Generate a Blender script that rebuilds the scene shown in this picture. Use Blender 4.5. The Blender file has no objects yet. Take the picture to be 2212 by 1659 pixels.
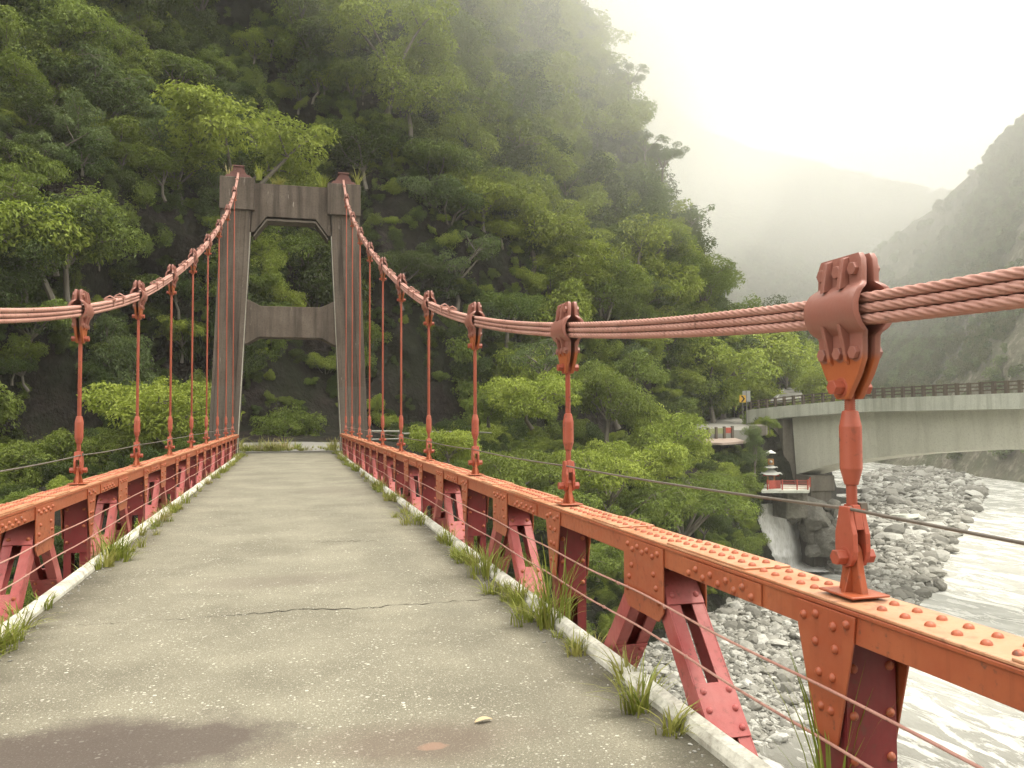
import bpy, bmesh, math, random
import numpy as np
from mathutils import Vector, Matrix, Euler

SC = bpy.context.scene
COL = SC.collection
PI = math.pi
R = math.radians

# ------------------------------------------------------------------ camera
CAM_LOC = Vector((0.02, 0.0, 1.6))
YAW, PITCH, ROLL = 14.95, 2.2, 0.25
FPX = 1790.0                       # focal length in px of a 2212 px wide picture
cam_d = bpy.data.cameras.new('camera')
cam = bpy.data.objects.new('camera', cam_d)
COL.objects.link(cam)
cam_d.sensor_width = 36.0
cam_d.lens = 36.0 * FPX / 2212.0
cam_d.clip_start = 0.05
cam_d.clip_end = 6000.0
CAM_ROT = (Matrix.Rotation(R(-YAW), 3, 'Z') @ Matrix.Rotation(R(90 + PITCH), 3, 'X') @ Matrix.Rotation(R(-ROLL), 3, 'Z'))
cam.matrix_world = Matrix.Translation(CAM_LOC) @ CAM_ROT.to_4x4()
SC.camera = cam

# ------------------------------------------------------------------ world: overcast sky
SUN_EL, SUN_AZ = 66.0, 115.0       # azimuth clockwise from +Y (bridge axis)
world = bpy.data.worlds.new('World')
SC.world = world
world.use_nodes = True
nt = world.node_tree
nt.nodes.clear()
wo = nt.nodes.new('ShaderNodeOutputWorld')
bg = nt.nodes.new('ShaderNodeBackground')
bg.inputs['Strength'].default_value = 0.15
sky = nt.nodes.new('ShaderNodeTexSky')
sky.sky_type = 'NISHITA'
sky.sun_disc = False
sky.sun_elevation = R(SUN_EL)
sky.sun_rotation = R(SUN_AZ)
hs = nt.nodes.new('ShaderNodeHueSaturation')
hs.inputs['Saturation'].default_value = 0.25
mx = nt.nodes.new('ShaderNodeMixRGB')
mx.inputs['Fac'].default_value = 0.88
mx.inputs['Color2'].default_value = (9.7, 9.4, 8.5, 1)
nt.links.new(sky.outputs[0], hs.inputs['Color'])
nt.links.new(hs.outputs[0], mx.inputs['Color1'])
tcw = nt.nodes.new('ShaderNodeTexCoord'); cn = nt.nodes.new('ShaderNodeTexNoise')      # soft structure of the cloud deck
cn.inputs['Scale'].default_value = 1.6; cn.inputs['Detail'].default_value = 4
crr = nt.nodes.new('ShaderNodeValToRGB')
crr.color_ramp.elements[0].position = .30; crr.color_ramp.elements[0].color = (7.6, 7.35, 6.6, 1)
crr.color_ramp.elements[1].position = .62; crr.color_ramp.elements[1].color = (9.9, 9.8, 9.2, 1)
nt.links.new(tcw.outputs['Generated'], cn.inputs['Vector']); nt.links.new(cn.outputs[0], crr.inputs['Fac']); 
# overcast luminance: the zenith about three times as bright as the horizon
sxw = nt.nodes.new('ShaderNodeSeparateXYZ'); nt.links.new(tcw.outputs['Generated'], sxw.inputs[0])
mrw = nt.nodes.new('ShaderNodeMapRange'); nt.links.new(sxw.outputs[2], mrw.inputs['Value'])
mrw.inputs['From Min'].default_value = 0.0; mrw.inputs['From Max'].default_value = 1.0
mrw.inputs['To Min'].default_value = .55; mrw.inputs['To Max'].default_value = 1.55
vmw = nt.nodes.new('ShaderNodeVectorMath'); vmw.operation = 'SCALE'
nt.links.new(crr.outputs[0], vmw.inputs[0]); nt.links.new(mrw.outputs[0], vmw.inputs['Scale'])
nt.links.new(vmw.outputs[0], mx.inputs['Color2'])
nt.links.new(mx.outputs[0], bg.inputs['Color'])
nt.links.new(bg.outputs[0], wo.inputs['Surface'])

sun_d = bpy.data.lights.new('sun', 'SUN')
sun_d.energy = 1.5
sun_d.angle = R(11)
sun_d.color = (1.0, 0.93, 0.80)
sun = bpy.data.objects.new('sun', sun_d)
COL.objects.link(sun)
sd = Vector((math.sin(R(SUN_AZ)) * math.cos(R(SUN_EL)), math.cos(R(SUN_AZ)) * math.cos(R(SUN_EL)), math.sin(R(SUN_EL))))
sun.rotation_euler = sd.to_track_quat('Z', 'Y').to_euler()
sun.location = (0, 0, 60)

SC.view_settings.view_transform = 'Standard'
SC.view_settings.look = 'None'
SC.view_settings.gamma = 1.0
SC.view_settings.use_curve_mapping = False
SC.view_settings.exposure = 1.1
HAZE = 0.00042
MIST = 0.0042
SC.render.engine = 'CYCLES'
SC.cycles.max_bounces = 6
SC.cycles.diffuse_bounces = 2
SC.cycles.glossy_bounces = 2
SC.cycles.transmission_bounces = 3
SC.cycles.transparent_max_bounces = 4
SC.cycles.volume_bounces = 4
SC.cycles.use_denoising = True
SC.cycles.caustics_reflective = False
SC.cycles.caustics_refractive = False
SC.cycles.adaptive_threshold = 0.02

rng = np.random.default_rng(7)
random.seed(7)

# ------------------------------------------------------------------ pixel helpers (pixels of the 2212 x 1659 view)
def ray(px, py):
    v = CAM_ROT @ Vector(((px - 1106.0) / FPX, -(py - 829.5) / FPX, -1.0))
    return v
def at_depth(px, py, d):
    return CAM_LOC + ray(px, py) * d
def at_z(px, py, z):
    v = ray(px, py)
    return CAM_LOC + v * ((z - CAM_LOC.z) / v.z)
CR_NP = np.array(CAM_ROT)
def project(P):
    P = np.asarray(P, float) - np.array(CAM_LOC)
    c = P @ CR_NP
    d = np.maximum(-c[..., 2], 1e-3)
    return 1106 + FPX * c[..., 0] / d, 829.5 - FPX * c[..., 1] / d, -c[..., 2]

# ------------------------------------------------------------------ object helpers
def tag(o, label=None, cat=None, group=None, kind=None):
    if label: o['label'] = label
    if cat: o['category'] = cat
    if group: o['group'] = group
    if kind: o['kind'] = kind
    return o
def empty(name, loc=(0, 0, 0), rot=(0, 0, 0)):
    o = bpy.data.objects.new(name, None)
    o.empty_display_size = 0.2
    o.location = loc
    o.rotation_euler = rot
    COL.objects.link(o)
    return o
def link(name, me, parent=None, loc=None):
    o = bpy.data.objects.new(name, me)
    COL.objects.link(o)
    if parent is not None: o.parent = parent
    if loc is not None: o.location = loc
    return o
CHILD = {}
def copy_tree(o, parent=None):
    c = o.copy()
    COL.objects.link(c)
    if parent is not None: c.parent = parent
    for ch in list(o.children):
        copy_tree(ch, c)
    return c

class MB:
    """collects plain geometry, then makes one mesh"""
    def __init__(s): s.v = []; s.f = []; s.sm = []; s.mi = []; s.cur = 0
    def add(s, vs, fs, smooth=False, M=None):
        b = len(s.v)
        if M is not None: vs = [M @ Vector(v) for v in vs]
        s.v += [tuple(v) for v in vs]
        for f in fs:
            s.f.append(tuple(b + i for i in f)); s.sm.append(smooth); s.mi.append(s.cur)
        return s
    def box(s, x0, x1, y0, y1, z0, z1, M=None):
        vs = [(x0,y0,z0),(x1,y0,z0),(x1,y1,z0),(x0,y1,z0),(x0,y0,z1),(x1,y0,z1),(x1,y1,z1),(x0,y1,z1)]
        fs = [(0,3,2,1),(4,5,6,7),(0,1,5,4),(1,2,6,5),(2,3,7,6),(3,0,4,7)]
        return s.add(vs, fs, False, M)
    def prism(s, poly, a0, a1, axis='x', M=None, smooth=False):
        """poly: 2D outline, extruded along axis: x -> (y,z); y -> (x,z); z -> (x,y)"""
        n = len(poly)
        def P(p, a):
            if axis == 'x': return (a, p[0], p[1])
            if axis == 'y': return (p[0], a, p[1])
            return (p[0], p[1], a)
        vs = [P(p, a0) for p in poly] + [P(p, a1) for p in poly]
        area = sum(poly[i][0]*poly[(i+1)%n][1]-poly[(i+1)%n][0]*poly[i][1] for i in range(n))
        flip = (area < 0) != (axis == 'y')
        fs = [tuple(range(n-1,-1,-1)), tuple(range(n,2*n))] + [(i,(i+1)%n,n+(i+1)%n,n+i) for i in range(n)]
        if flip: fs = [tuple(reversed(f)) for f in fs]
        return s.add(vs, fs, smooth, M)
    def lathe(s, prof, n=12, M=None, smooth=True, caps=True):
        """prof: (radius, z) from bottom to top, about the z axis"""
        vs = []; fs = []
        for r, z in prof:
            for i in range(n):
                a = 2*PI*i/n
                vs.append((r*math.cos(a), r*math.sin(a), z))
        for k in range(len(prof)-1):
            for i in range(n):
                j = (i+1) % n
                fs.append((k*n+i, k*n+j, (k+1)*n+j, (k+1)*n+i))
        s.add(vs, fs, smooth, M)
        if caps:
            m = len(prof)-1
            s.add(vs[:n], [tuple(range(n-1,-1,-1))], False, M)
            s.add(vs[m*n:], [tuple(range(n))], False, M)
        return s
    def tube(s, pts, rad, n=8, smooth=True, caps=True):
        pts = [Vector(p) for p in pts]
        m = len(pts)
        rad = rad if hasattr(rad, '__len__') else [rad]*m
        vs = []; fs = []
        t0 = (pts[1]-pts[0]).normalized()
        up = Vector((0,0,1)) if abs(t0.z) < .9 else Vector((1,0,0))
        nx = t0.cross(up).normalized()
        for k in range(m):
            t = (pts[min(k+1,m-1)]-pts[max(k-1,0)]).normalized()
            nx = (nx - t*nx.dot(t)).normalized()
            ny = t.cross(nx)
            for i in range(n):
                a = 2*PI*i/n
                vs.append(pts[k] + (nx*math.cos(a)+ny*math.sin(a))*rad[k])
        for k in range(m-1):
            for i in range(n):
                j = (i+1) % n
                fs.append((k*n+i, k*n+j, (k+1)*n+j, (k+1)*n+i))
        s.add(vs, fs, smooth)
        if caps:
            s.add(vs[:n], [tuple(range(n-1,-1,-1))]); s.add(vs[(m-1)*n:], [tuple(range(n))])
        return s
    def mesh(s, name, mat, bevel=0.0, segs=1):
        me = bpy.data.meshes.new(name)
        me.from_pydata(s.v, [], s.f)
        me.polygons.foreach_set('use_smooth', s.sm)
        for m in (mat if isinstance(mat, (list, tuple)) else [mat]): me.materials.append(m)
        me.polygons.foreach_set('material_index', s.mi)
        me.update()
        if bevel > 0:
            bm = bmesh.new(); bm.from_mesh(me)
            bmesh.ops.remove_doubles(bm, verts=bm.verts, dist=1e-5)
            ed = [e for e in bm.edges if len(e.link_faces) == 2 and e.calc_face_angle(0) > R(35)]
            bmesh.ops.bevel(bm, geom=ed, offset=bevel, segments=segs, affect='EDGES', profile=.6, clamp_overlap=True)
            bm.to_mesh(me); bm.free()
        return me
    def build(s, name, mat, parent=None, bevel=0.0, segs=1):
        return link(name, s.mesh(name, mat, bevel, segs), parent)

def np_mesh(name, V, F, mat, smooth=True):
    me = bpy.data.meshes.new(name)
    V = np.asarray(V, np.float32); F = np.asarray(F, np.int32)
    nf, k = F.shape
    me.vertices.add(len(V)); me.vertices.foreach_set('co', V.ravel())
    me.loops.add(nf*k); me.loops.foreach_set('vertex_index', F.ravel())
    me.polygons.add(nf)
    me.polygons.foreach_set('loop_start', np.arange(0, nf*k, k, dtype=np.int32))
    me.polygons.foreach_set('loop_total', np.full(nf, k, np.int32))
    me.polygons.foreach_set('use_smooth', np.full(nf, smooth))
    for m in (mat if isinstance(mat, (list, tuple)) else [mat]): me.materials.append(m)
    me.update(calc_edges=True)
    return me
def grid_faces(nu, nv):
    i = np.arange(nu-1)[:, None]*nv + np.arange(nv-1)[None, :]
    return np.stack([i, i+nv, i+nv+1, i+1], -1).reshape(-1, 4)

# ------------------------------------------------------------------ noise
def _hash(ix, iy, iz, seed):
    h = (ix*374761393 + iy*668265263 + iz*2147483647 + seed*144665) & 0xffffffff
    h = ((h ^ (h >> 13)) * 1274126177) & 0xffffffff
    h = ((h ^ (h >> 15)) * 2246822519) & 0xffffffff
    return ((h ^ (h >> 16)) & 0xffff) / 65535.0
def vnoise(P, seed=0):
    P = np.asarray(P, float)
    i = np.floor(P).astype(np.int64); f = P - i
    u = f*f*(3-2*f)
    r = 0
    for dx in (0, 1):
        for dy in (0, 1):
            for dz in (0, 1):
                w = (u[..., 0] if dx else 1-u[..., 0])*(u[..., 1] if dy else 1-u[..., 1])*(u[..., 2] if dz else 1-u[..., 2])
                r = r + w*_hash(i[..., 0]+dx, i[..., 1]+dy, i[..., 2]+dz, seed)
    return r*2-1
def fbm(P, scale, octv=4, seed=0, gain=.5):
    P = np.asarray(P, float)/scale
    a = 1.0; s = 0; t = 0
    for k in range(octv):
        s = s + a*vnoise(P*(2.03**k)+k*17.3, seed+k); t += a; a *= gain
    return s/t

# ------------------------------------------------------------------ materials
class NT:
    def __init__(s, name, disp=False):
        s.m = bpy.data.materials.new(name); s.m.use_nodes = True
        s.t = s.m.node_tree; s.t.nodes.clear()
        s.out = s.t.nodes.new('ShaderNodeOutputMaterial')
    def n(s, typ, **kw):
        nd = s.t.nodes.new('ShaderNode'+typ)
        for k, v in kw.items():
            if k in nd.inputs.keys() or k.startswith('i_'):
                pass
            else: setattr(nd, k, v)
        return nd
    def set(s, nd, key, val):
        sock = nd.inputs[key]
        if isinstance(val, bpy.types.NodeSocket): s.t.links.new(val, sock)
        elif isinstance(val, (tuple, list)) and sock.type == 'RGBA' and len(val) == 3: sock.default_value = (*val, 1)
        else: sock.default_value = val
    def pos(s): return s.n('NewGeometry').outputs['Position']
    def obj(s): return s.n('TexCoord').outputs['Object']
    def gen(s): return s.n('TexCoord').outputs['Generated']
    def mapping(s, vec, scale=(1,1,1), rot=(0,0,0), loc=(0,0,0)):
        nd = s.n('Mapping'); s.set(nd, 'Vector', vec)
        nd.inputs['Scale'].default_value = scale; nd.inputs['Rotation'].default_value = rot; nd.inputs['Location'].default_value = loc
        return nd.outputs[0]
    def noise(s, vec, scale=1, detail=4, rough=.55, dist=0):
        nd = s.n('TexNoise'); s.set(nd, 'Vector', vec); s.set(nd, 'Scale', scale); s.set(nd, 'Detail', detail); s.set(nd, 'Roughness', rough); s.set(nd, 'Distortion', dist)
        return nd.outputs[0]
    def voro(s, vec, scale=1, feature='F1', rand=1.0):
        nd = s.n('TexVoronoi'); nd.feature = feature; s.set(nd, 'Vector', vec); s.set(nd, 'Scale', scale); s.set(nd, 'Randomness', rand)
        return nd
    def ramp(s, fac, stops, interp='LINEAR'):
        nd = s.n('ValToRGB'); s.set(nd, 'Fac', fac)
        cr = nd.color_ramp; cr.interpolation = interp
        while len(cr.elements) < len(stops): cr.elements.new(.5)
        for e, (p, c) in zip(cr.elements, stops):
            e.position = p; e.color = (*c, 1) if hasattr(c, '__len__') else (c, c, c, 1)
        return nd.outputs[0]
    def mix(s, fac, a, b, blend='MIX'):
        nd = s.n('MixRGB'); nd.blend_type = blend
        s.set(nd, 'Fac', fac); s.set(nd, 'Color1', a); s.set(nd, 'Color2', b)
        return nd.outputs[0]
    def math(s, op, a, b=0.0, clamp=False):
        nd = s.n('Math'); nd.operation = op; nd.use_clamp = clamp
        s.set(nd, 0, a); s.set(nd, 1, b)
        return nd.outputs[0]
    def attr(s, name):
        nd = s.n('Attribute'); nd.attribute_name = name
        return nd
    def bump(s, h, strength=.3, dist=.02, normal=None):
        nd = s.n('Bump'); s.set(nd, 'Height', h); s.set(nd, 'Strength', strength); s.set(nd, 'Distance', dist)
        if normal is not None: s.set(nd, 'Normal', normal)
        return nd.outputs[0]
    def principled(s, color, rough=.7, spec=.5, normal=None, metal=0.0):
        nd = s.n('BsdfPrincipled'); s.set(nd, 'Base Color', color); s.set(nd, 'Roughness', rough)
        s.set(nd, 'Specular IOR Level', spec); s.set(nd, 'Metallic', metal)
        if normal is not None: s.set(nd, 'Normal', normal)
        s.t.links.new(nd.outputs[0], s.out.inputs['Surface'])
        return nd

def paint(name, c1, c2, rust=.3, rough=.42, scale=3.0, chip=.56):
    rust = min(.85, rust*1.5)
    m = NT(name); p = m.pos()
    n1 = m.noise(p, scale, 5, .6); n2 = m.noise(p, scale*9, 4, .6)
    st = m.noise(m.mapping(p, (22, 22, 1.6)), 1, 4, .6)
    col = m.mix(m.ramp(n1, [(.35, 0), (.68, 1)]), c1, c2)
    col = m.mix(m.math('MULTIPLY', m.ramp(st, [(.52, 0), (.75, 1)]), .35), col, tuple(v*.55 for v in c1))
    rm = m.math('MULTIPLY', m.ramp(n2, [(chip, 0), (chip+.1, 1)]), m.ramp(m.noise(p, scale*1.7, 3), [(.45, 0), (.62, 1)]))
    col = m.mix(m.math('MULTIPLY', rm, rust), col, (.10, .045, .03))
    rg = m.ramp(n2, [(.2, rough-.06), (.8, rough+.16)])
    b = m.bump(m.noise(p, 55, 3, .6), .12, .004)
    m.principled(col, rg, .5, b)
    return m.m
M = {}
M['paint'] = paint('orange_red_paint', (.31, .068, .026), (.36, .10, .040), .55, .40)
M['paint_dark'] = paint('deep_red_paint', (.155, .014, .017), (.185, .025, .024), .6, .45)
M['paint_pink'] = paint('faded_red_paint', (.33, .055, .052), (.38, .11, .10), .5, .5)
M['top_paint'] = paint('sky_sheen_paint', (.40, .165, .080), (.52, .275, .160), .45, .36, 2.0)  # chord tops: pale sheen of the bright sky put into the paint colour
M['saddle'] = paint('brown_red_paint', (.10, .030, .024), (.14, .048, .036), .6, .5)
M['rope'] = paint('rope_red_paint', (.40, .195, .155), (.48, .265, .215), .6, .5, 2.2, .56)
M['rod'] = paint('rod_red_paint', (.33, .065, .035), (.36, .09, .05), .6, .45)

m = NT('galvanised_wire'); p = m.pos()
m.principled(m.mix(m.noise(p, 20, 3), (.10, .085, .07), (.22, .19, .16)), .55, .5, None, .3); M['wire'] = m.m

# road: worn asphalt with pale exposed aggregate
m = NT('worn_asphalt'); p = m.pos()
big = m.noise(p, .8, 6, .65); mid = m.noise(m.mapping(p, (1.0, .45, 1)), 1.3, 4, .6)
base = m.mix(m.ramp(big, [(.36, 0), (.62, 1)]), (.140, .127, .091), (.232, .214, .158))
fine = m.noise(p, 70, 4, .7)
base = m.mix(m.ramp(fine, [(.30, .75), (.62, 0)]), base, (.085, .078, .062))
base = m.mix(m.math('MULTIPLY', m.ramp(m.noise(p, 190, 2, .6), [(.55, 0), (.7, 1)]), .6), base, (.42, .40, .33))
def flakes(scale, thr, size, warp):
    v = m.voro(p, scale, 'F1')
    rnd = m.ramp(m.n('SeparateColor').outputs[0], [(0, 0), (1, 1)]) if False else None
    sep = m.n('SeparateColor'); m.set(sep, 'Color', v.outputs['Color'])
    pick = m.ramp(sep.outputs[0], [(thr, 0), (thr+.02, 1)])
    # size differs from stone to stone
    sz = m.math('MULTIPLY', sep.outputs[1], size)
    near = m.math('LESS_THAN', v.outputs['Distance'], sz)
    return m.math('MULTIPLY', pick, near)
f1 = flakes(58, .84, .56, 40); f2 = flakes(120, .70, .6, 60); f3 = flakes(33, .94, .46, 30)
base = m.mix(m.math('MULTIPLY', f2, .8), base, (.36, .34, .27))
fm = m.ramp(m.noise(p, 1.9, 4, .65), [(.36, .15), (.62, 1)])
f1 = m.math('MULTIPLY', f1, fm); f3 = m.math('MULTIPLY', f3, fm)
base = m.mix(m.math('MULTIPLY', f1, .85), base, (.50, .48, .40))
base = m.mix(m.math('MULTIPLY', f3, .9), base, (.62, .60, .52))
# damp dark stain near the camera on the left, paler worn lane
def blob(cx, cy, rx, ry, soft, nz):
    mp = m.mapping(p, (1/rx, 1/ry, 0), (0, 0, 0), (-cx/rx, -cy/ry, 0))
    ln = m.n('VectorMath'); ln.operation = 'LENGTH'; m.set(ln, 0, mp)
    d = m.math('ADD', ln.outputs['Value'], m.math('MULTIPLY', m.math('SUBTRACT', m.noise(p, nz, 4, .6), .5), 1.1))
    return m.ramp(d, [(1-soft, 1), (1, 0)])
def pxblob(px, py, rx, ry, soft, nz):
    q = at_z(px, py, 0); return blob(q.x, q.y, rx, ry, soft, nz)
st1 = pxblob(230, 1620, .95, .50, .42, 2.6); st2 = pxblob(900, 1600, .75, .35, .6, 2.0); st3 = pxblob(600, 1255, .95, .40, .6, 1.2); st4 = pxblob(720, 1060, 1.0, 1.6, .6, .8)
base = m.mix(m.math('MULTIPLY', st1, .78), base, (.060, .043, .039))
base = m.mix(m.math('MULTIPLY', st2, .6), base, (.105, .075, .060))
base = m.mix(m.math('MULTIPLY', st3, .45), base, (.12, .10, .08))
base = m.mix(m.math('MULTIPLY', st4, .3), base, (.12, .10, .08))
rp = pxblob(935, 1612, .085, .055, .3, 9)
base = m.mix(m.math('MULTIPLY', rp, .7), base, (.24, .15, .11))
# grime and moss along both edges
sx = m.n('SeparateXYZ'); m.set(sx, 0, p)
ax = m.math('ABSOLUTE', sx.outputs[0])
edge = m.ramp(m.math('ADD', ax, m.math('MULTIPLY', m.noise(p, 3, 4, .65), .75)), [(1.85/3, 0), (2.35/3, 1)])
edge_s = m.math('ADD', ax, m.math('MULTIPLY', m.noise(p, 3, 4, .65), .75))
em = m.n('MapRange'); m.set(em, 'Value', edge_s); m.set(em, 'From Min', 1.95); m.set(em, 'From Max', 2.4); 
base = m.mix(m.math('MULTIPLY', em.outputs[0], .75), base, (.06, .052, .036))
h = m.math('ADD', m.math('MULTIPLY', fine, .5), m.math('ADD', m.math('MULTIPLY', f1, .5), m.math('MULTIPLY', f2, .3)))
m.principled(base, .82, .25, m.bump(h, .55, .006)); M['road'] = m.m

def concrete(name, c1, c2, dark, streak=.6, sc=1.0, white=.0, zlight=None):
    m = NT(name); p = m.pos()
    st = m.noise(m.mapping(p, (2.4*sc, 2.4*sc, .16*sc)), 1, 6, .65)
    n1 = m.noise(p, .9*sc, 5, .6); n2 = m.noise(p, 14*sc, 4, .65)
    col = m.mix(m.ramp(n1, [(.3, 0), (.7, 1)]), c1, c2)
    col = m.mix(m.math('MULTIPLY', m.ramp(st, [(.45, 0), (.68, 1)]), streak), col, dark)
    col = m.mix(m.math('MULTIPLY', m.ramp(n2, [(.5, 0), (.75, 1)]), .5), col, dark)
    if white:
        w = m.ramp(m.noise(m.mapping(p, (9, 9, 1.1)), 1, 4, .7), [(.66, 0), (.73, 1)])
        col = m.mix(m.math('MULTIPLY', w, white), col, (.34, .30, .26))
    m.principled(col, .88, .3, m.bump(n2, .5, .02))
    return m.m
M['tower'] = concrete('weathered_dark_concrete', (.092, .070, .055), (.140, .112, .090), (.026, .019, .015), .8, 1, .9)
M['tower_base'] = concrete('paler_patched_concrete', (.10, .083, .068), (.125, .105, .086), (.04, .031, .026), .6, 1, .2)
M['kerb'] = concrete('whitewashed_kerb', (.70, .68, .60), (.52, .50, .42), (.13, .11, .08), .55, 2.2)
M['pale_conc'] = concrete('pale_grey_concrete', (.62, .61, .52), (.54, .53, .45), (.32, .30, .24), .28, .5)
M['fascia'] = concrete('pale_parapet_concrete', (.55, .56, .49), (.46, .47, .41), (.20, .19, .15), .5, .8)  # the concrete's own pale grey with darker streaks
M['grey_conc'] = concrete('dark_grey_concrete', (.13, .115, .095), (.19, .17, .14), (.06, .05, .04), .6, .4)  # darker grey than the girder, for pier, abutment and low wall
M['far_road'] = concrete('pale_road_surface', (.26, .25, .22), (.22, .21, .19), (.15, .14, .12), .2, .3)
M['brown_rail'] = concrete('brown_painted_rail', (.10, .080, .060), (.13, .105, .08), (.06, .045, .035), .3, 2)
def flat(name, c, rough=.6, var=.25, spec=.4, scale=6):
    m = NT(name); p = m.pos()
    m.principled(m.mix(m.noise(p, scale, 4, .6), tuple(v*(1-var) for v in c), tuple(min(1, v*(1+var)) for v in c)), rough, spec)
    return m.m
M['white'] = flat('white_paint', (.72, .72, .68), .5, .12)
M['rail_grey'] = flat('pale_rail_paint', (.26, .25, .22), .5, .2)
M['worn_white'] = flat('worn_road_paint', (.36, .355, .33), .7, .2)
M['yellow'] = flat('sign_yellow', (.62, .36, .03), .45, .1)
M['black'] = flat('sign_black', (.012, .012, .012), .5, .2)
M['signback'] = flat('bare_sign_back', (.33, .33, .31), .5, .12)
M['green_panel'] = flat('olive_panel', (.23, .25, .12), .6, .2)
M['red_rail'] = flat('red_lacquer', (.34, .06, .04), .5, .3)
M['roof_tile'] = flat('grey_roof_tile', (.34, .34, .31), .6, .3)
M['canopy'] = flat('red_and_white_awning', (.31, .24, .20), .6, .25)
M['gold'] = flat('ochre_timber', (.36, .18, .06), .55, .3)
M['steel'] = flat('grey_steel', (.20, .19, .175), .45, .25)
M['rubber'] = flat('black_rubber', (.02, .02, .02), .7, .2)
M['deadleaf'] = flat('dry_leaf', (.42, .33, .20), .7, .25, .3, 40)

def rock(name, c1, c2, c3, moss, sc=1.0, mossamt=.5):
    m = NT(name); p = m.pos()
    n1 = m.noise(m.mapping(p, (1, 1, .55), (R(18), R(25), 0)), .22*sc, 7, .62, .4)
    n2 = m.noise(p, 1.3*sc, 6, .65)
    col = m.mix(m.ramp(n1, [(.35, 0), (.65, 1)]), c1, c2)
    col = m.mix(m.ramp(n2, [(.5, 0), (.72, 1)]), col, c3)
    mm = m.math('MULTIPLY', m.ramp(m.noise(p, .16*sc, 6, .7), [(.42, 0), (.58, 1)]), mossamt)
    col = m.mix(mm, col, moss)
    h = m.math('ADD', n2, m.math('MULTIPLY', m.voro(p, .6*sc, 'F1').outputs['Distance'], .8))
    m.principled(col, .9, .25, m.bump(h, .9, .5/sc))
    return m.m
M['cliff'] = rock('dark_wet_cliff', (.009, .0055, .0050), (.017, .011, .0095), (.050, .037, .032), (.011, .016, .004), 1, .7)
M['far_cliff'] = rock('hazy_hillside', (.060, .062, .030), (.045, .06, .022), (.15, .135, .10), (.035, .055, .018), .25, .85)
M['right_cliff'] = rock('scree_hillside', (.125, .110, .084), (.085, .086, .050), (.31, .28, .23), (.055, .066, .030), .3, .55)
M['boulder'] = rock('grey_boulder', (.24, .23, .20), (.17, .16, .14), (.34, .33, .30), (.12, .11, .09), 2, .3)
M['bank_rock'] = rock('grey_bank_rock', (.13, .12, .10), (.20, .185, .16), (.27, .25, .22), (.05, .06, .025), 1, .5)
m = NT('river_stone'); p = m.pos()
oi = m.n('ObjectInfo')
c = m.ramp(oi.outputs['Random'], [(0, (.13, .125, .108)), (.4, (.24, .23, .20)), (.75, (.34, .33, .295)), (1, (.50, .49, .45))])
c = m.mix(m.math('MULTIPLY', m.ramp(m.noise(p, 6, 4, .6), [(.4, 0), (.7, 1)]), .4), c, (.12, .115, .10))
m.principled(c, .8, .3, m.bump(m.noise(p, 12, 4), .3, .03)); M['stone'] = m.m
m = NT('river_sand'); p = m.pos()
c = m.mix(m.ramp(m.noise(p, 2.2, 6, .7), [(.35, 0), (.65, 1)]), (.12, .115, .095), (.30, .29, .25))
m.principled(c, .9, .2, m.bump(m.noise(p, 5, 6, .7), .7, .15)); M['sand'] = m.m

def leaf(name, ca, cb, cc, trans=.35):
    m = NT(name)
    t = m.attr('tint').outputs['Fac']; oi = m.n('ObjectInfo').outputs['Random']
    c = m.mix(t, ca, cb)
    c = m.mix(m.math('MULTIPLY', oi, .65), c, cc)
    d = m.n('BsdfPrincipled'); m.set(d, 'Base Color', c); m.set(d, 'Roughness', .55); m.set(d, 'Specular IOR Level', .3)
    tr = m.n('BsdfTranslucent'); m.set(tr, 'Color', m.mix(.4, c, (.22, .30, .03)))
    mixs = m.n('MixShader'); mixs.inputs[0].default_value = trans
    m.t.links.new(d.outputs[0], mixs.inputs[1]); m.t.links.new(tr.outputs[0], mixs.inputs[2])
    m.t.links.new(mixs.outputs[0], m.out.inputs['Surface'])
    return m.m
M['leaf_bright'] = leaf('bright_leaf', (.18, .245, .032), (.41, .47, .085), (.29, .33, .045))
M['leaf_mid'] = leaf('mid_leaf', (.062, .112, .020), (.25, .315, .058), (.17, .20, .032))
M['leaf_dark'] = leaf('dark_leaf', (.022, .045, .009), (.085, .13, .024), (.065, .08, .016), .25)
M['leaf_pale'] = leaf('grey_green_leaf', (.085, .125, .045), (.17, .22, .085), (.12, .16, .06))
M['grass'] = leaf('kerb_grass', (.13, .17, .02), (.32, .35, .07), (.32, .27, .09), .3)
M['drygrass'] = leaf('dry_grass', (.32, .26, .11), (.45, .37, .18), (.3, .22, .1), .3)
m = NT('bark'); p = m.pos()
m.principled(m.mix(m.noise(m.mapping(p, (6, 6, 1)), 1, 5), (.09, .075, .06), (.27, .24, .20)), .9, .2); M['bark'] = m.m

# river: milky, fast water
m = NT('milky_water'); p = m.pos()
flow = m.mapping(p, (.55, .16, 1), (0, 0, R(28)))
n1 = m.noise(flow, 1.0, 7, .68, 1.2); n2 = m.noise(m.mapping(p, (1.6, .5, 1), (0, 0, R(28))), 1.6, 5, .7, .8)
ln = m.n('VectorMath'); ln.operation = 'LENGTH'; m.set(ln, 0, m.mapping(p, (1, 1, 0)))
sm = m.n('MapRange'); m.set(sm, 'Value', ln.outputs['Value']); m.set(sm, 'From Min', 34.0); m.set(sm, 'From Max', 62.0)   # rapids by the old bridge; smooth silty reach beyond, sky glare painted in pale
foam = m.ramp(n1, [(.49, 0), (.63, 1)])
foam = m.math('MULTIPLY', foam, m.ramp(n2, [(.3, .25), (.62, 1)]))
c = m.mix(foam, m.mix(sm.outputs[0], (.085, .079, .062), (.48, .475, .435)), (.84, .83, .79))
h = m.math('ADD', n1, m.math('MULTIPLY', n2, .6))
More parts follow.
